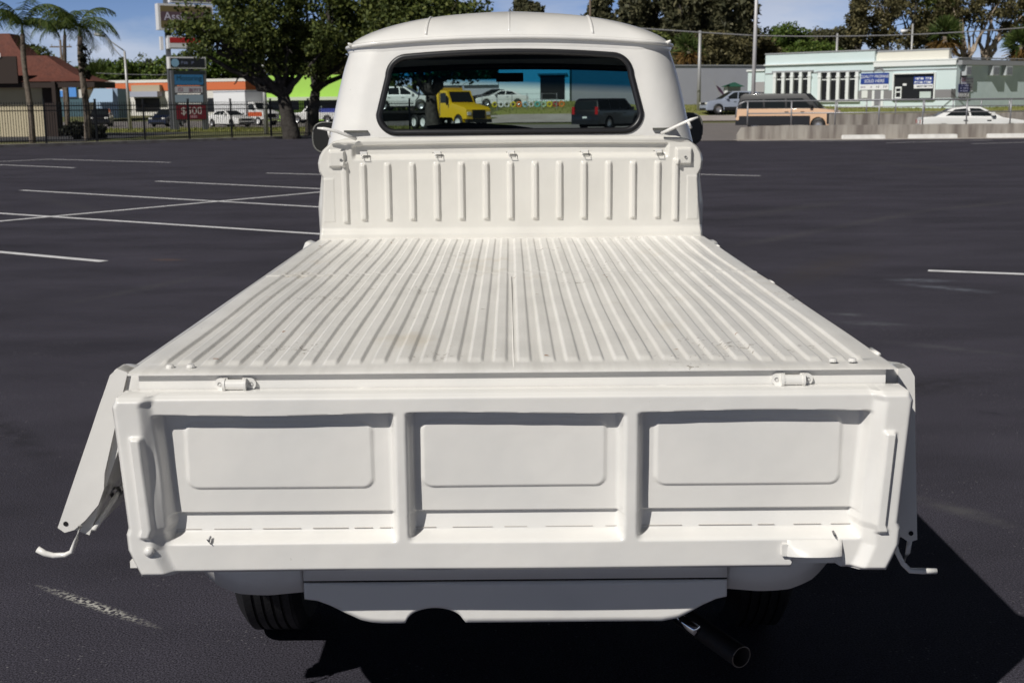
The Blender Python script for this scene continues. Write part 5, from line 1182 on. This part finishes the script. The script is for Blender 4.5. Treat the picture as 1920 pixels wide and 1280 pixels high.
# seen through the cab: car carrier, yellow tractor unit
def tractor():
    g = ground_at(852, 86); t = thing('semi_tractor', 'yellow semi tractor with a sloping hood, seen through the left of the cab', 'truck', g, R(218))
    Y = colmat('truck_yellow', (.72, .46, .012))
    lp('sleeper', [(-1.9, .9), (-1.9, 2.7), (-.4, 2.75), (-.4, .9)], 1.05, Y, t, bev=.06)
    lp('cab', [(-.38, .8), (-.38, 2.6), (.5, 2.55), (.95, 1.75), (2.5, 1.45), (2.7, 1.3), (2.75, .7), (2.3, .7)]+arch(1.8, .52, .5)+[(1.2, .7), (1.0, .8)], 1.0, Y, t, bev=.09)
    MB().add([(-.85, .56, 2.48), (.85, .56, 2.48), (.88, .95, 1.80), (-.88, .95, 1.80)], [(0, 1, 2, 3)]).build('windscreen', CARGLASS, t)
    for s in (-1, 1):
        MB().add([(s*1.008, -.2, 1.75), (s*1.008, -.2, 2.4), (s*1.008, .42, 2.4), (s*1.008, .78, 1.75)], [(0, 1, 2, 3)]).build('side_window', CARGLASS, t)
        MB().box((s*.78-.14, 2.62, .95), (s*.78+.14, 2.77, 1.15)).build('headlight', LAMP_W, t)
        MB().box((s*1.15-.05, .7, 1.6), (s*1.15+.05, .8, 2.2)).build('wing_mirror', BLACK, t); MB().tube([(s*.95, -.3, .9), (s*.95, -.3, 2.9)], .07, 8).build('exhaust_stack', CHROME, t)
    MB().box((-.5, 2.68, .72), (.5, 2.78, 1.28)).build('grille', BLACK, t); MB().box((-1.0, 2.6, .45), (1.0, 2.86, .68)).build('bumper', BLACK, t); MB().box((-.5, -4.2, .6), (.5, 2.4, .9)).build('chassis', BLACK, t)
    for x in (-.92, .92):
        for y in (-3.4, -2.3, 1.8): wheel(t, x, y, .48, HUBW, .15)
tractor()
cxy = ground_at(752, 92); t = thing('car_carrier', 'dark flatbed car carrier under the white suv, seen through the cab', 'car carrier', cxy, R(262))
MB().box((-1.15, -4.5, 1.15), (1.15, 2.3, 1.32)).build('deck', BLACK, t); MB().box((-.4, -4.4, .6), (.4, 4.3, 1.14)).build('chassis', BLACK, t)
lp('cab', [(2.5, .6), (2.5, 2.5), (3.4, 2.5), (3.9, 1.6), (4.9, 1.4), (5.0, .6)], 1.05, CBLK, t, bev=.08)
for x in (-.92, .92):
    for y in (-3.2, 4.0): wheel(t, x, y, .45, RIM, .14)
car('carried_suv', 'white suv loaded on the flatbed car carrier, seen through the cab', 'suv', (cxy[0]+.3, cxy[1], cxy[2]+1.325), R(262), CW, SUV)
car('parked_car', 'black full-size suv on the side road, seen through the right of the cab', 'suv', ground_at(1143, 79), R(-38), CBLK, BIGSUV)
for px, d, rz, m, lab in ((940, 103, 95, CW, 'white sedan in the yard behind the painted tyres'), (925, 107.5, 90, CBLK, 'black sedan parked behind the white one in the yard')):
    car('parked_car', lab, 'sedan', ground_at(px, d), R(rz), m, SEDAN, scale=.88)
# right-hand road
car('parked_car', 'silver blue suv half hidden behind the tan van', 'suv', ground_at(1372, 97), R(99), CSIL, SUV, lower=BLACK)
v_ = car('passenger_van', 'tan and black two-tone conversion van behind the handrail', 'van', ground_at(1480, 70), R(-113), CPEACH, VAN, roofm=CBLK, lower=CBLK)
MB().box((-1.015, -2.74, .34), (1.015, -1.0+.0, .62)).build('lower_trim', CBLK, v_); MB().box((-1.012, 2.2, .40), (1.012, 2.745, .98)).build('front_mask', CBLK, v_)
for y in (-1.6, .3): MB().tube([(-.75, y, 2.10), (.75, y, 2.10)], .03, 6).tube([(-.7, y, 2.0), (-.7, y, 2.14)], .03, 6).tube([(.7, y, 2.0), (.7, y, 2.14)], .03, 6).build('roof_bar', RAILM, v_)
car('parked_car', 'white sedan driving behind the handrail at the right edge', 'sedan', ground_at(1828, 57.5), R(-101), CW, SEDAN)

# painted tyres along the yard fence, seen through the cab
TYC = [('yellow', (.55, .45, .02)), ('white', (.6, .6, .6)), ('white', (.6, .6, .6)), ('yellow', (.55, .45, .02)), ('orange', (.55, .16, .02)), ('light blue', (.30, .50, .60)), ('white', (.6, .6, .6)), ('teal', (.10, .35, .32)), ('pale green', (.35, .5, .35)), ('yellow', (.55, .45, .02)), ('red', (.30, .03, .03)), ('orange', (.55, .16, .02))]
pos_ = ('at the left end of the row', 'beside the left end tyre', 'third from the left of the row', 'fourth along, left of an orange tyre', 'between the yellow and light blue tyres', 'right of the left orange tyre', 'between the light blue and teal tyres', 'between white and pale green tyres', 'left of the second-last yellow tyre', 'third from the right of the row', 'second from the right of the row', 'at the right end of the row')
prof = [(.09*math.cos(a), .25+.10*math.sin(a)) for a in np.linspace(0, 2*math.pi, 13)]
for i, (cn, c) in enumerate(TYC):
    x = X(928+11.4*i, 99.5); y = 99.5
    o = MB().lathe(prof, 20, 'y', (0, 0, .33)).build('painted_tyre', Pm('tyre_paint_'+cn.replace(' ', '_'), c, .7), smooth=True)
    o.scale = (.72,)*3; o.location = (x, y, terr(x, y)-.01); o.rotation_euler = (R(-6), 0, R(random.Random(i).uniform(-20, 20)))
    tag(o, f'{cn} painted tyre standing by the yard fence, {pos_[i]}', 'tyre', 'painted tyres along the yard fence')
t = thing('wire_fence', 'low wire fence on thin posts in front of the painted tyres', 'fence', (X(815, 97.5), 97.5, .8), world=True)
for i in range(9):
    x = X(820+28*i, 97.5); MB().tube([(x, 97.5, terr(x, 97.5)-.1), (x, 97.5, terr(x, 97.5)+1.25)], .03, 6).build('post', RAILM, t)
k = MB()
for z in (.45, .8, 1.2): k.tube([(X(820+28*i, 97.5), 97.5, terr(X(820+28*i, 97.5), 97.5)+z) for i in range(9)], .012, 5)
k.build('wires', RAILM, t)
# small kiosk sign and flag by the warehouse
d = 104; x = X(1375, d); z0 = terr(x, d); t = thing('kiosk_sign', 'small grey notice kiosk with a green roof in front of the grey warehouse', 'kiosk', (x, d, z0), world=True)
za, zb_ = at(1375, 187, d).z, at(1375, 163, d).z
x0, x1 = X(1363, d), X(1387, d)
MB().box((x0, d-.2, za+.2), (x1, d+.2, zb_)).build('board', Pm('kiosk_grey', (.34, .35, .36), .8), t); MB().box((x0-.25, d-.25, z0-.1), (x0, d+.25, zb_)).build('post', TRIMW, t)
MB().poly([(x0-.5, d-.5, zb_), (x1+.3, d-.5, zb_), ((x0+x1)/2, d-.5, zb_+.35)], (0, 1, 0)).build('roof', Pm('kiosk_green', (.02, .10, .07), .6), t); MB().box((x0-.4, d-.4, z0-.1), (x1+.2, d+.4, za+.2)).build('base', Pm('kiosk_base_green', (.04, .20, .12), .7), t)
t = thing('flag', 'dark red and navy flag on a slanting pole beside the kiosk', 'flag', (X(1345, d), d, z0), world=True)
a = at(1338, 152, d); b = at(1352, 182, d); MB().tube([a, b, (b.x+.2, d, z0)], .025, 6).build('pole', POLEM, t)
v = []; 
for i in range(9):
    f_ = i/8; v += [a.lerp(b, .25+.1*f_)+Vector((.8*f_*.4, .05*math.sin(f_*9), -.1*f_)), a.lerp(b, .55+.2*f_)+Vector((1.6*f_*.6, .06*math.sin(f_*8+1), -.9*f_*.9))]
o = MB().add(v, [(2*i, 2*i+2, 2*i+3, 2*i+1) for i in range(8)]).build('cloth', Pm('flag_navy', (.05, .02, .05), .8), t, smooth=True)

# ------------------------------------------------------------------ vegetation
def leafmat(name, c1, c2, c3, tr=.25):
    m = bpy.data.materials.new(name); m.use_nodes = True; t = m.node_tree; p = pr(m); MATS[name] = m
    g = t.nodes.new('ShaderNodeNewGeometry'); r = t.nodes.new('ShaderNodeValToRGB'); e = r.color_ramp.elements
    e[0].color = (*c1, 1); e[1].color = (*c3, 1); k = e.new(.55); k.color = (*c2, 1)
    t.links.new(g.outputs['Random Per Island'], r.inputs[0]); t.links.new(r.outputs[0], p.inputs['Base Color']); p.inputs['Roughness'].default_value = .6; p.inputs['Specular IOR Level'].default_value = .25
    d = t.nodes.new('ShaderNodeBsdfTranslucent'); t.links.new(r.outputs[0], d.inputs[0]); x = t.nodes.new('ShaderNodeMixShader'); x.inputs[0].default_value = tr
    t.links.new(p.outputs[0], x.inputs[1]); t.links.new(d.outputs[0], x.inputs[2]); t.links.new(x.outputs[0], t.nodes['Material Output'].inputs[0]); return m
OAKL = leafmat('oak_leaves', (.030, .044, .013), (.080, .105, .026), (.18, .20, .05)); PINEL = leafmat('pine_needles', (.042, .046, .024), (.095, .095, .050), (.18, .165, .09)); GREENL = leafmat('bright_leaves', (.045, .080, .016), (.095, .15, .028), (.17, .22, .05)); OLIVEL = leafmat('olive_leaves', (.055, .052, .024), (.12, .108, .048), (.22, .19, .09))
PALML = leafmat('palm_fronds', (.030, .055, .012), (.065, .10, .022), (.14, .17, .05)); SKIRT = leafmat('dead_fronds', (.10, .06, .02), (.19, .11, .035), (.28, .18, .06)); SHRUBL = leafmat('dark_shrub_leaves', (.008, .010, .007), (.018, .02, .012), (.03, .03, .018))
BARK = Pm('oak_bark', (.035, .030, .026), .95, noise=(5, .8, (.07, .062, .055)), bump=(9, .9, .05)); PALEB = Pm('pale_bark', (.40, .33, .26), .9, noise=(2.5, .8, (.20, .15, .11))); PALMB = Pm('palm_bark', (.12, .095, .075), .95, noise=(8, .7, (.20, .17, .14)), bump=(6, .8, .05))
def cards(cen, nrm, size, asp, rng, jit=.9):
    """one small leaf-clump quad per centre, facing nrm with jitter"""
    n = len(cen); d = nrm + rng.normal(0, jit, (n, 3)); d /= np.linalg.norm(d, axis=1)[:, None]+1e-9
    a = np.cross(d, rng.normal(0, 1, (n, 3))); a /= np.linalg.norm(a, axis=1)[:, None]+1e-9; b = np.cross(d, a)
    s = size*rng.uniform(.6, 1.4, n)[:, None]; a = a*s; b = b*s*asp
    k = rng.uniform(.5, .9, (n, 1))
    v = np.stack([cen-a*.6-b*.7, cen+a*.8-b*.35*k, cen+a*.35+b, cen-a*.7+b*.6*k], 1).reshape(-1, 3)
    return v
def foliage(name, ells, nclump, leaves, rcl, size, m, parent, seed, asp=.7, droop=0.):
    rng = np.random.default_rng(seed); V = []
    tot = sum(e[3]*e[4]*e[5] for e in ells)
    for (x, y, z, a, b, c) in ells:
        n = max(3, int(nclump*a*b*c/tot)); u = rng.normal(0, 1, (n, 3)); u /= np.linalg.norm(u, axis=1)[:, None]
        rad = rng.uniform(.25, 1., n)**.5; cc = np.array([x, y, z])+u*rad[:, None]*np.array([a, b, c])*rng.uniform(.85, 1.15, (n, 1))
        for ci, ui in zip(cc, u):
            r_ = rcl*rng.uniform(.6, 1.35); k = int(leaves*rng.uniform(.6, 1.4)); w_ = rng.normal(0, 1, (k, 3)); w_ /= np.linalg.norm(w_, axis=1)[:, None]
            p = ci+w_*(rng.uniform(.2, 1, (k, 1))**.5)*r_*np.array([1, 1, .75])
            if droop: p[:, 2] -= droop*rng.uniform(0, 1, k)*r_
            V.append(cards(p, w_*.6+np.array([0, 0, .5]), size, asp, rng))
    v = np.concatenate(V); q = np.arange(len(v)).reshape(-1, 4)
    return link(name, np_mesh(name, v, q, m), parent)
def limb(k, a, b, r0_, r1_, rng, n=6, wob=.12):
    a = np.array(a, float); b = np.array(b, float); L_ = np.linalg.norm(b-a)
    pts = [a+(b-a)*i/n+rng.normal(0, wob*L_/n, 3)*(0 < i < n) for i in range(n+1)]
    k.tube([tuple(p) for p in pts], [r0_+(r1_-r0_)*i/n for i in range(n+1)], 8); return pts
def tree(name, label, cat, base, ells, trunk_r, lm, bm_, seed, nclump=70, leaves=70, rcl=.8, size=.17, group=None, nlimb=7, droop=0., fork=.45, asp=.7, lean=0.):
    rng = np.random.default_rng(seed); t = thing(name, label, cat, tuple(base), group=group, world=True)
    base = np.array(base, float); top = np.mean([[e[0], e[1], e[2]] for e in ells], 0); k = MB()
    f_ = base+(top-base)*fork*np.array([.5, .5, 1]); f_[0] += lean
    limb(k, base-np.array([0, 0, .2]), f_, trunk_r*1.15, trunk_r*.7, rng, 7, .06)
    for i in range(nlimb):
        e = ells[i % len(ells)]; tgt = np.array(e[:3])+rng.uniform(-.6, .6, 3)*np.array(e[3:6])
        pts = limb(k, f_, tgt, trunk_r*.5, trunk_r*.10, rng, 7, .22)
        for j in (3, 5):
            limb(k, pts[j], pts[j]+rng.uniform(-1, 1, 3)*np.array(e[3:6])*.5, trunk_r*.16, .02, rng, 4, .25)
    k.build('trunk', bm_, t, smooth=True)
    foliage('crown', ells, nclump, leaves, rcl, size, lm, t, seed+1, asp, droop)
    return t
def E(px, py, d, rx, ry, rd=None):
    c = at(px, py, d); s = d*.983/F; return (c.x, c.y, c.z, rx*s, (rd or (rx+ry)/2)*s, ry*s)
def G(px, d): x = X(px, d); return (x, d, terr(x, d))
tree('oak_tree', 'spreading dark oak by the fence with forked trunk left of the lime store windows', 'oak tree', G(547, 63), [E(430, 45, 62, 95, 70), E(375, 75, 61, 45, 45), E(500, 20, 64, 95, 95), E(560, 85, 63, 75, 50), E(470, 105, 62, 60, 30)], .42, OAKL, BARK, 11, 150, 150, .66, .105, nlimb=14, fork=.42)
tree('oak_tree', 'dark oak with slimmer trunk and low side limbs directly beside the cab', 'oak tree', G(580, 70), [E(600, 30, 70, 80, 100), E(655, 60, 71, 70, 75), E(680, -10, 70, 80, 80), E(620, 105, 69, 50, 35)], .36, OAKL, BARK, 21, 120, 150, .70, .105, nlimb=14, fork=.40)
tree('oak_tree', 'dark oak standing behind the cab, trunk seen through the rear window', 'oak tree', G(813, 66), [E(760, 60, 67, 90, 90), E(830, 90, 66, 75, 62), E(720, 110, 66, 50, 50), E(850, 45, 67, 60, 50)], .40, OAKL, BARK, 31, 150, 130, .8, .12, nlimb=10, fork=.42)
# feather palms
def palm(label, px, d, py_top, R_, seed, nfr=17, trunk=.17, lean=0.):
    rng = np.random.default_rng(seed); b = G(px, d); top = at(px, py_top, d); t = thing('palm_tree', label, 'palm tree', b, group='feather palms by the restaurant', world=True)
    k = MB(); n = 14; pts = []; rs = []
    for i in range(n+1):
        f_ = i/n; pts.append((b[0]+(top.x+lean-b[0])*f_+.06*math.sin(f_*6), b[1], b[2]-.2+(top.z-b[2]+.2)*f_)); rs.append(trunk*(1.25-.45*f_+.12*math.exp(-((f_-.82)/.08)**2)))
    k.tube(pts, rs, 10).build('trunk', PALMB, t, smooth=True)
    c = Vector(pts[-1]); MB().tube([c-Vector((0, 0, .1)), c+Vector((0, 0, .5))], [trunk*.75, trunk*.25], 8).build('crownshaft', Pm('crownshaft_green', (.09, .12, .03), .5), t, smooth=True)
    V = []; Q = []
    for i in range(nfr):
        az = 2*math.pi*i/nfr+rng.uniform(-.2, .2); el = R(rng.uniform(22, 86)); ln = R_*rng.uniform(.85, 1.2); h = Vector((math.cos(az), math.sin(az), 0)); m_ = 15; sp = []
        p = c+Vector((0, 0, .35)); a_ = el
        for j in range(m_+1):
            sp.append(p.copy()); p = p+(h*math.cos(a_)+Vector((0, 0, math.sin(a_))))*(ln/m_); a_ -= R(rng.uniform(6.0, 10.0))
        side = h.cross(Vector((0, 0, 1)))
        for j in range(1, m_):
            d_ = (sp[j+1]-sp[j-1]).normalized()
            for s in (-1, 1):
                for kk in (0, .5):
                    q0 = sp[j].lerp(sp[j+1], kk); L_ = .62*R_*.42*math.sin(math.pi*min(1, (j+kk+1)/(m_+1.2)))**.6*rng.uniform(.8, 1.2)+.08
                    tip = q0+(side*s*.75+d_*.55-Vector((0, 0, rng.uniform(.35, .95)))).normalized()*L_; w_ = d_*.028
                    b0 = len(V); V += [tuple(q0-w_), tuple(q0+w_), tuple(tip+w_*.3), tuple(tip-w_*.3)]; Q.append((b0, b0+1, b0+2, b0+3))
        for j in range(m_):
            b0 = len(V); w_ = Vector((0, 0, .022)); V += [tuple(sp[j]-w_), tuple(sp[j]+w_), tuple(sp[j+1]+w_), tuple(sp[j+1]-w_)]; Q.append((b0, b0+1, b0+2, b0+3))
    link('fronds', np_mesh('fronds', np.array(V), np.array(Q), PALML), t)
palm('feather palm with drooping fronds at the left edge before the beige wall', 55, 60, 64, 2.35, 5, nfr=13, trunk=.125, lean=-.30)
palm('feather palm with a shaggy dark trunk right of the brown roof', 160, 64, 68, 2.5, 6, nfr=13, trunk=.15, lean=-.25)
palm('smaller feather palm between the two others, farther back', 122, 84, 66, 2.5, 7, 12, trunk=.13)
tree('palm_trunk_skirt', 'shaggy growth clinging round the trunk of the right feather palm', 'climbing plant', G(159, 63.6), [E(157, 105, 63.6, 7, 30), E(159, 135, 63.6, 6, 30)], .05, SHRUBL, BARK, 41, 14, 60, .22, .07, nlimb=2)
# shrubs behind the fence
for px, d, rx, ry, lab, sd in ((138, 66, 22, 16, 'dark rounded shrub behind the fence at the foot of the right palm', 51), (178, 67, 18, 12, 'smaller dark shrub behind the fence right of the palm trunk', 52)):
    b = G(px, d); s = d*.983/F
    tree('shrub', lab, 'shrub', b, [(b[0], b[1], b[2]+ry*s, rx*s, rx*s, ry*s)], .05, SHRUBL, BARK, sd, 30, 60, .28, .08, nlimb=5)
# far trees
far_l = [(60, 215, 120, 60, 48), (195, 235, 138, 32, 28), (232, 230, 128, 34, 26), (275, 240, 138, 40, 30), (315, 225, 132, 42, 32), (160, 220, 148, 30, 26), (352, 215, 128, 40, 34), (402, 205, 120, 46, 36), (448, 210, 112, 48, 42), (505, 200, 108, 52, 40), (560, 205, 112, 50, 42), (630, 195, 100, 60, 50)]
labs = ['far broad tree behind the brown roof', 'far green tree just right of the palm trunk', 'far green tree with the tallest rounded top left of the street lamp', 'far green tree right behind the street lamp pole', 'far green tree left behind the pylon sign', 'far low tree between palm trunk and brown eave', 'far tree behind the pylon poles', 'far olive tree over the orange band right of the pylon', 'far tree above the box truck', 'far tree behind the plain steel pole', 'far tree above the lime green store', 'far tall tree close to the left side of the cab']
for i, (px, d, py, rx, ry) in enumerate(far_l):
    b = G(px, d); tree('distant_tree', labs[i], 'tree', b, [E(px, py, d, rx*.8, ry*.8), E(px-rx*.5, py+ry*.5, d-2, rx*.6, ry*.6), E(px+rx*.5, py+ry*.45, d+2, rx*.6, ry*.6), E(px, py+ry, d, rx*.9, ry*.6)], .3, [GREENL, OAKL, OLIVEL][(i*2+1) % 3] if i > 6 else (GREENL if i % 3 else OAKL), BARK, 100+i*3, 75, 60, 1.3, .30, group='far trees beyond the shops', nlimb=5)
# tall dark pines behind the warehouse
def pine(px, d, py_top, py_bot, rx, label, seed, dens=1.):
    b = G(px, d); el = []; n = 6
    for i in range(n):
        f_ = i/(n-1); py = py_bot+(py_top-py_bot)*f_; w_ = rx*(1-.72*f_)*(1.1 if i % 2 else .9); el.append(E(px+(10*math.sin(seed+i*2.1)), py, d, w_, (py_bot-py_top)/n*.95))
    tree('pine_tree', label, 'pine tree', b, el, .28, PINEL, BARK, seed, int(88*dens), 110, .95, .17, group='tall dark pines behind the warehouse', nlimb=10, droop=.8, fork=.6, asp=2.2)
for a in ((1180, 138, -60, 105, 55, 'tall dark pine nearest the right side of the cab roof', 201), (1225, 144, -75, 105, 55, 'tall dark pine second from the cab roof', 202), (1272, 136, -55, 100, 52, 'tall dark pine behind the thin utility pole', 203), (1318, 146, -45, 108, 50, 'tall dark pine left of the pale pole', 204), (1352, 137, -70, 100, 46, 'tall feathery pine just left of the pale pole', 205), (1392, 148, 0, 112, 40, 'shorter ragged pine behind the pale pole', 206),
          (775, 150, -60, 60, 60, 'tall dark pine above the left of the cab roof', 207), (842, 152, -5, 60, 34, 'dark pine tip above the cab roof, right of the dark utility pole', 208), (985, 155, -4, 40, 22, 'small pine tip peeking over the middle of the cab roof', 209), (1122, 152, 2, 50, 26, 'small pine tip right of the roof centre utility pole', 210), (705, 148, -70, 80, 62, 'tall dark pine left above the cab shoulder', 211)): pine(*a)
for i, (px, d, py, rx, ry, m, lab) in enumerate(((1330, 128, 95, 70, 45, OLIVEL, 'broad olive tree over the grey warehouse roof'), (1235, 130, 98, 50, 38, OAKL, 'dark bushy tree at the cab side of the warehouse roof'), (1468, 150, 72, 46, 34, GREENL, 'bright green round tree left of the aqua shop parapet'), (1420, 146, 98, 45, 30, OLIVEL, 'low olive tree between pale pole and bright green tree'), (1530, 155, 78, 30, 24, PINEL, 'small dark bushy tree right of the bright green tree'), (1567, 158, 76, 32, 28, PINEL, 'dark bushy tree behind the short utility pole'), (1510, 148, 98, 60, 22, GREENL, 'low green tree just above the shop parapet'), (960, 150, 130, 90, 40, OAKL, 'dark tree over the blue workshop roof, seen through the cab'), (1120, 150, 115, 90, 50, OAKL, 'dark tree over the warehouse roof, seen through the cab'), (880, 140, 120, 70, 60, OAKL, 'dark tree behind the low shed, seen through the cab'))):
    tree('bushy_tree', lab, 'tree', G(px, d), [E(px, py, d, rx*.8, ry*.8), E(px-rx*.5, py+ry*.4, d-1.5, rx*.55, ry*.6), E(px+rx*.5, py+ry*.35, d+1.5, rx*.6, ry*.65)], .3, m, BARK, 300+i*5, 90, 110, .95, .18, group='bushy trees behind the right-hand buildings', nlimb=6)
# trees behind the aqua shop
for i, (px, d, ells, m, bk, tr_, lab) in enumerate((
    (1612, 128, [(1612, 10, 10, 22), (1608, 55, 8, 24), (1600, 38, 9, 8)], OLIVEL, BARK, .30, 'thin ragged tree at the left end of the trees over the shop'),
    (1655, 130, [(1650, 60, 30, 40), (1665, 15, 28, 35)], OLIVEL, PALEB, .26, 'sparse tree with pale bare branches over the shop roof'),
    (1700, 127, [(1700, -5, 32, 50), (1715, 55, 36, 40)], OLIVEL, BARK, .4, 'dense brown hung tree behind the small street lamp'),
    (1742, 132, [(1740, 60, 35, 42), (1750, 5, 35, 45)], OAKL, BARK, .4, 'dark tree behind the fan palm over the shop'),
    (1805, 126, [(1800, 5, 50, 40), (1785, 50, 34, 26), (1845, 15, 40, 34)], OLIVEL, PALEB, .42, 'olive tree with a thick pale upright trunk at the shop end'),
    (1868, 128, [(1870, -10, 55, 44), (1900, 40, 30, 40)], OLIVEL, PALEB, .45, 'olive tree with a leaning pale trunk above the shop side wall'),
    (1920, 130, [(1930, 20, 45, 60), (1935, 95, 40, 50)], OAKL, BARK, .4, 'dark tree at the right picture edge behind the shop'))):
    tree('roadside_tree', lab, 'tree', G(px, d), [E(a, b, d, c, e) for a, b, c, e in ells], tr_, m, bk, 400+i*7, 62, 95, .80, .15, group='tall trees behind the aqua shop', nlimb=9, fork=.42, lean=(.0, .5, 0, 0, .2, -1.6, 0)[i])
def fanpalm(px, d, py, label, seed, r=1.5):
    rng = np.random.default_rng(seed); b = G(px, d); c = at(px, py, d); t = thing('fan_palm', label, 'palm tree', b, group='fan palms behind the buildings', world=True)
    MB().tube([(b[0], b[1], b[2]-.2), (c.x, c.y, c.z)], [.24, .2], 9).build('trunk', PALMB, t, smooth=True)
    for nm, m, e0, e1, n_ in (('fronds', PALML, -15, 85, 46), ('dead_skirt', SKIRT, -80, -25, 34)):
        V = []
        for i in range(n_):
            az = rng.uniform(0, 2*math.pi); el = R(rng.uniform(e0, e1)); h = np.array([math.cos(az)*math.cos(el), math.sin(az)*math.cos(el), math.sin(el)]); o_ = np.array(c)+h*r*.45
            for j in range(9):
                d_ = h+rng.normal(0, .38, 3); d_ /= np.linalg.norm(d_); w_ = np.cross(d_, rng.normal(0, 1, 3)); w_ = w_/np.linalg.norm(w_)*.07; L_ = r*rng.uniform(.5, .75); V += [o_-w_, o_+w_, o_+d_*L_+w_*.3-[0, 0, .15], o_+d_*L_-w_*.3-[0, 0, .15]]
        v = np.array(V); link(nm, np_mesh(nm, v, np.arange(len(v)).reshape(-1, 4), m), t)
fanpalm(1291, 122, 92, 'fan palm with an orange brown skirt right beside the cab roof', 1, 1.6)
fanpalm(1772, 124, 68, 'green fan palm over the middle of the shop roof', 2, 1.9); fanpalm(1775, 133, 20, 'tall fan palm rising behind the other over the shop roof', 3, 1.7)
fanpalm(1916, 112, 85, 'fan palm with orange fronds at the right picture edge', 4, 1.7); fanpalm(185, 190, 150, 'far fan palm with dead skirt behind the right feather palm', 5, 3.0)
# far woods closing the horizon
rng = np.random.default_rng(77); V = []
for k in range(900):
    x = rng.uniform(-260, 260); y = 262+rng.uniform(0, 40); h = 5.5+3.5*math.sin(x*.05)+2*math.sin(x*.17)+rng.uniform(-1, 2); z = terr(x, y)
    p = np.array([x, y, z])+rng.uniform(-1, 1, (42, 3))*np.array([4.5, 4, 0])+np.array([0, 0, 1])*rng.uniform(0, 1, (42, 1))*max(h, 3)
    V.append(cards(p, np.tile(np.array([0, -.4, .6]), (42, 1)), .75, .7, rng))
v = np.concatenate(V); o = struct(link('far_woods', np_mesh('far_woods', v, np.arange(len(v)).reshape(-1, 4), OAKL)), 'stuff')
o['label'] = 'dark far woods along the horizon behind the shops'; o['category'] = 'woods'
# grass blades on the verge and the bank
def tufts(name, regions, m, seed, n, h):
    rng = np.random.default_rng(seed); V = []
    for (x0, x1, y0, y1, off) in regions:
        x = rng.uniform(x0, x1, n); y = rng.uniform(y0, y1, n); z = np.array([terr(a, b) for a, b in zip(x, y)])+off
        a = rng.uniform(0, 6.28, n); d = np.stack([np.cos(a), np.sin(a), 0*a], 1)*.03; u = np.stack([rng.normal(0, .04, n), rng.normal(0, .04, n), h*rng.uniform(.5, 1.3, n)], 1); c = np.stack([x, y, z], 1)
        V.append(np.stack([c-d, c+d, c+u], 1).reshape(-1, 3))
    v = np.concatenate(V); return struct(link(name, np_mesh(name, v, np.arange(len(v)).reshape(-1, 3), m)), 'stuff')
GB = leafmat('grass_blades', (.12, .15, .03), (.20, .22, .05), (.30, .28, .10))
tufts('grass', [(-60, -7, 88, 108, .0), (-3, 48, 96, 112, .02)], GB, 9, 9000, .16)
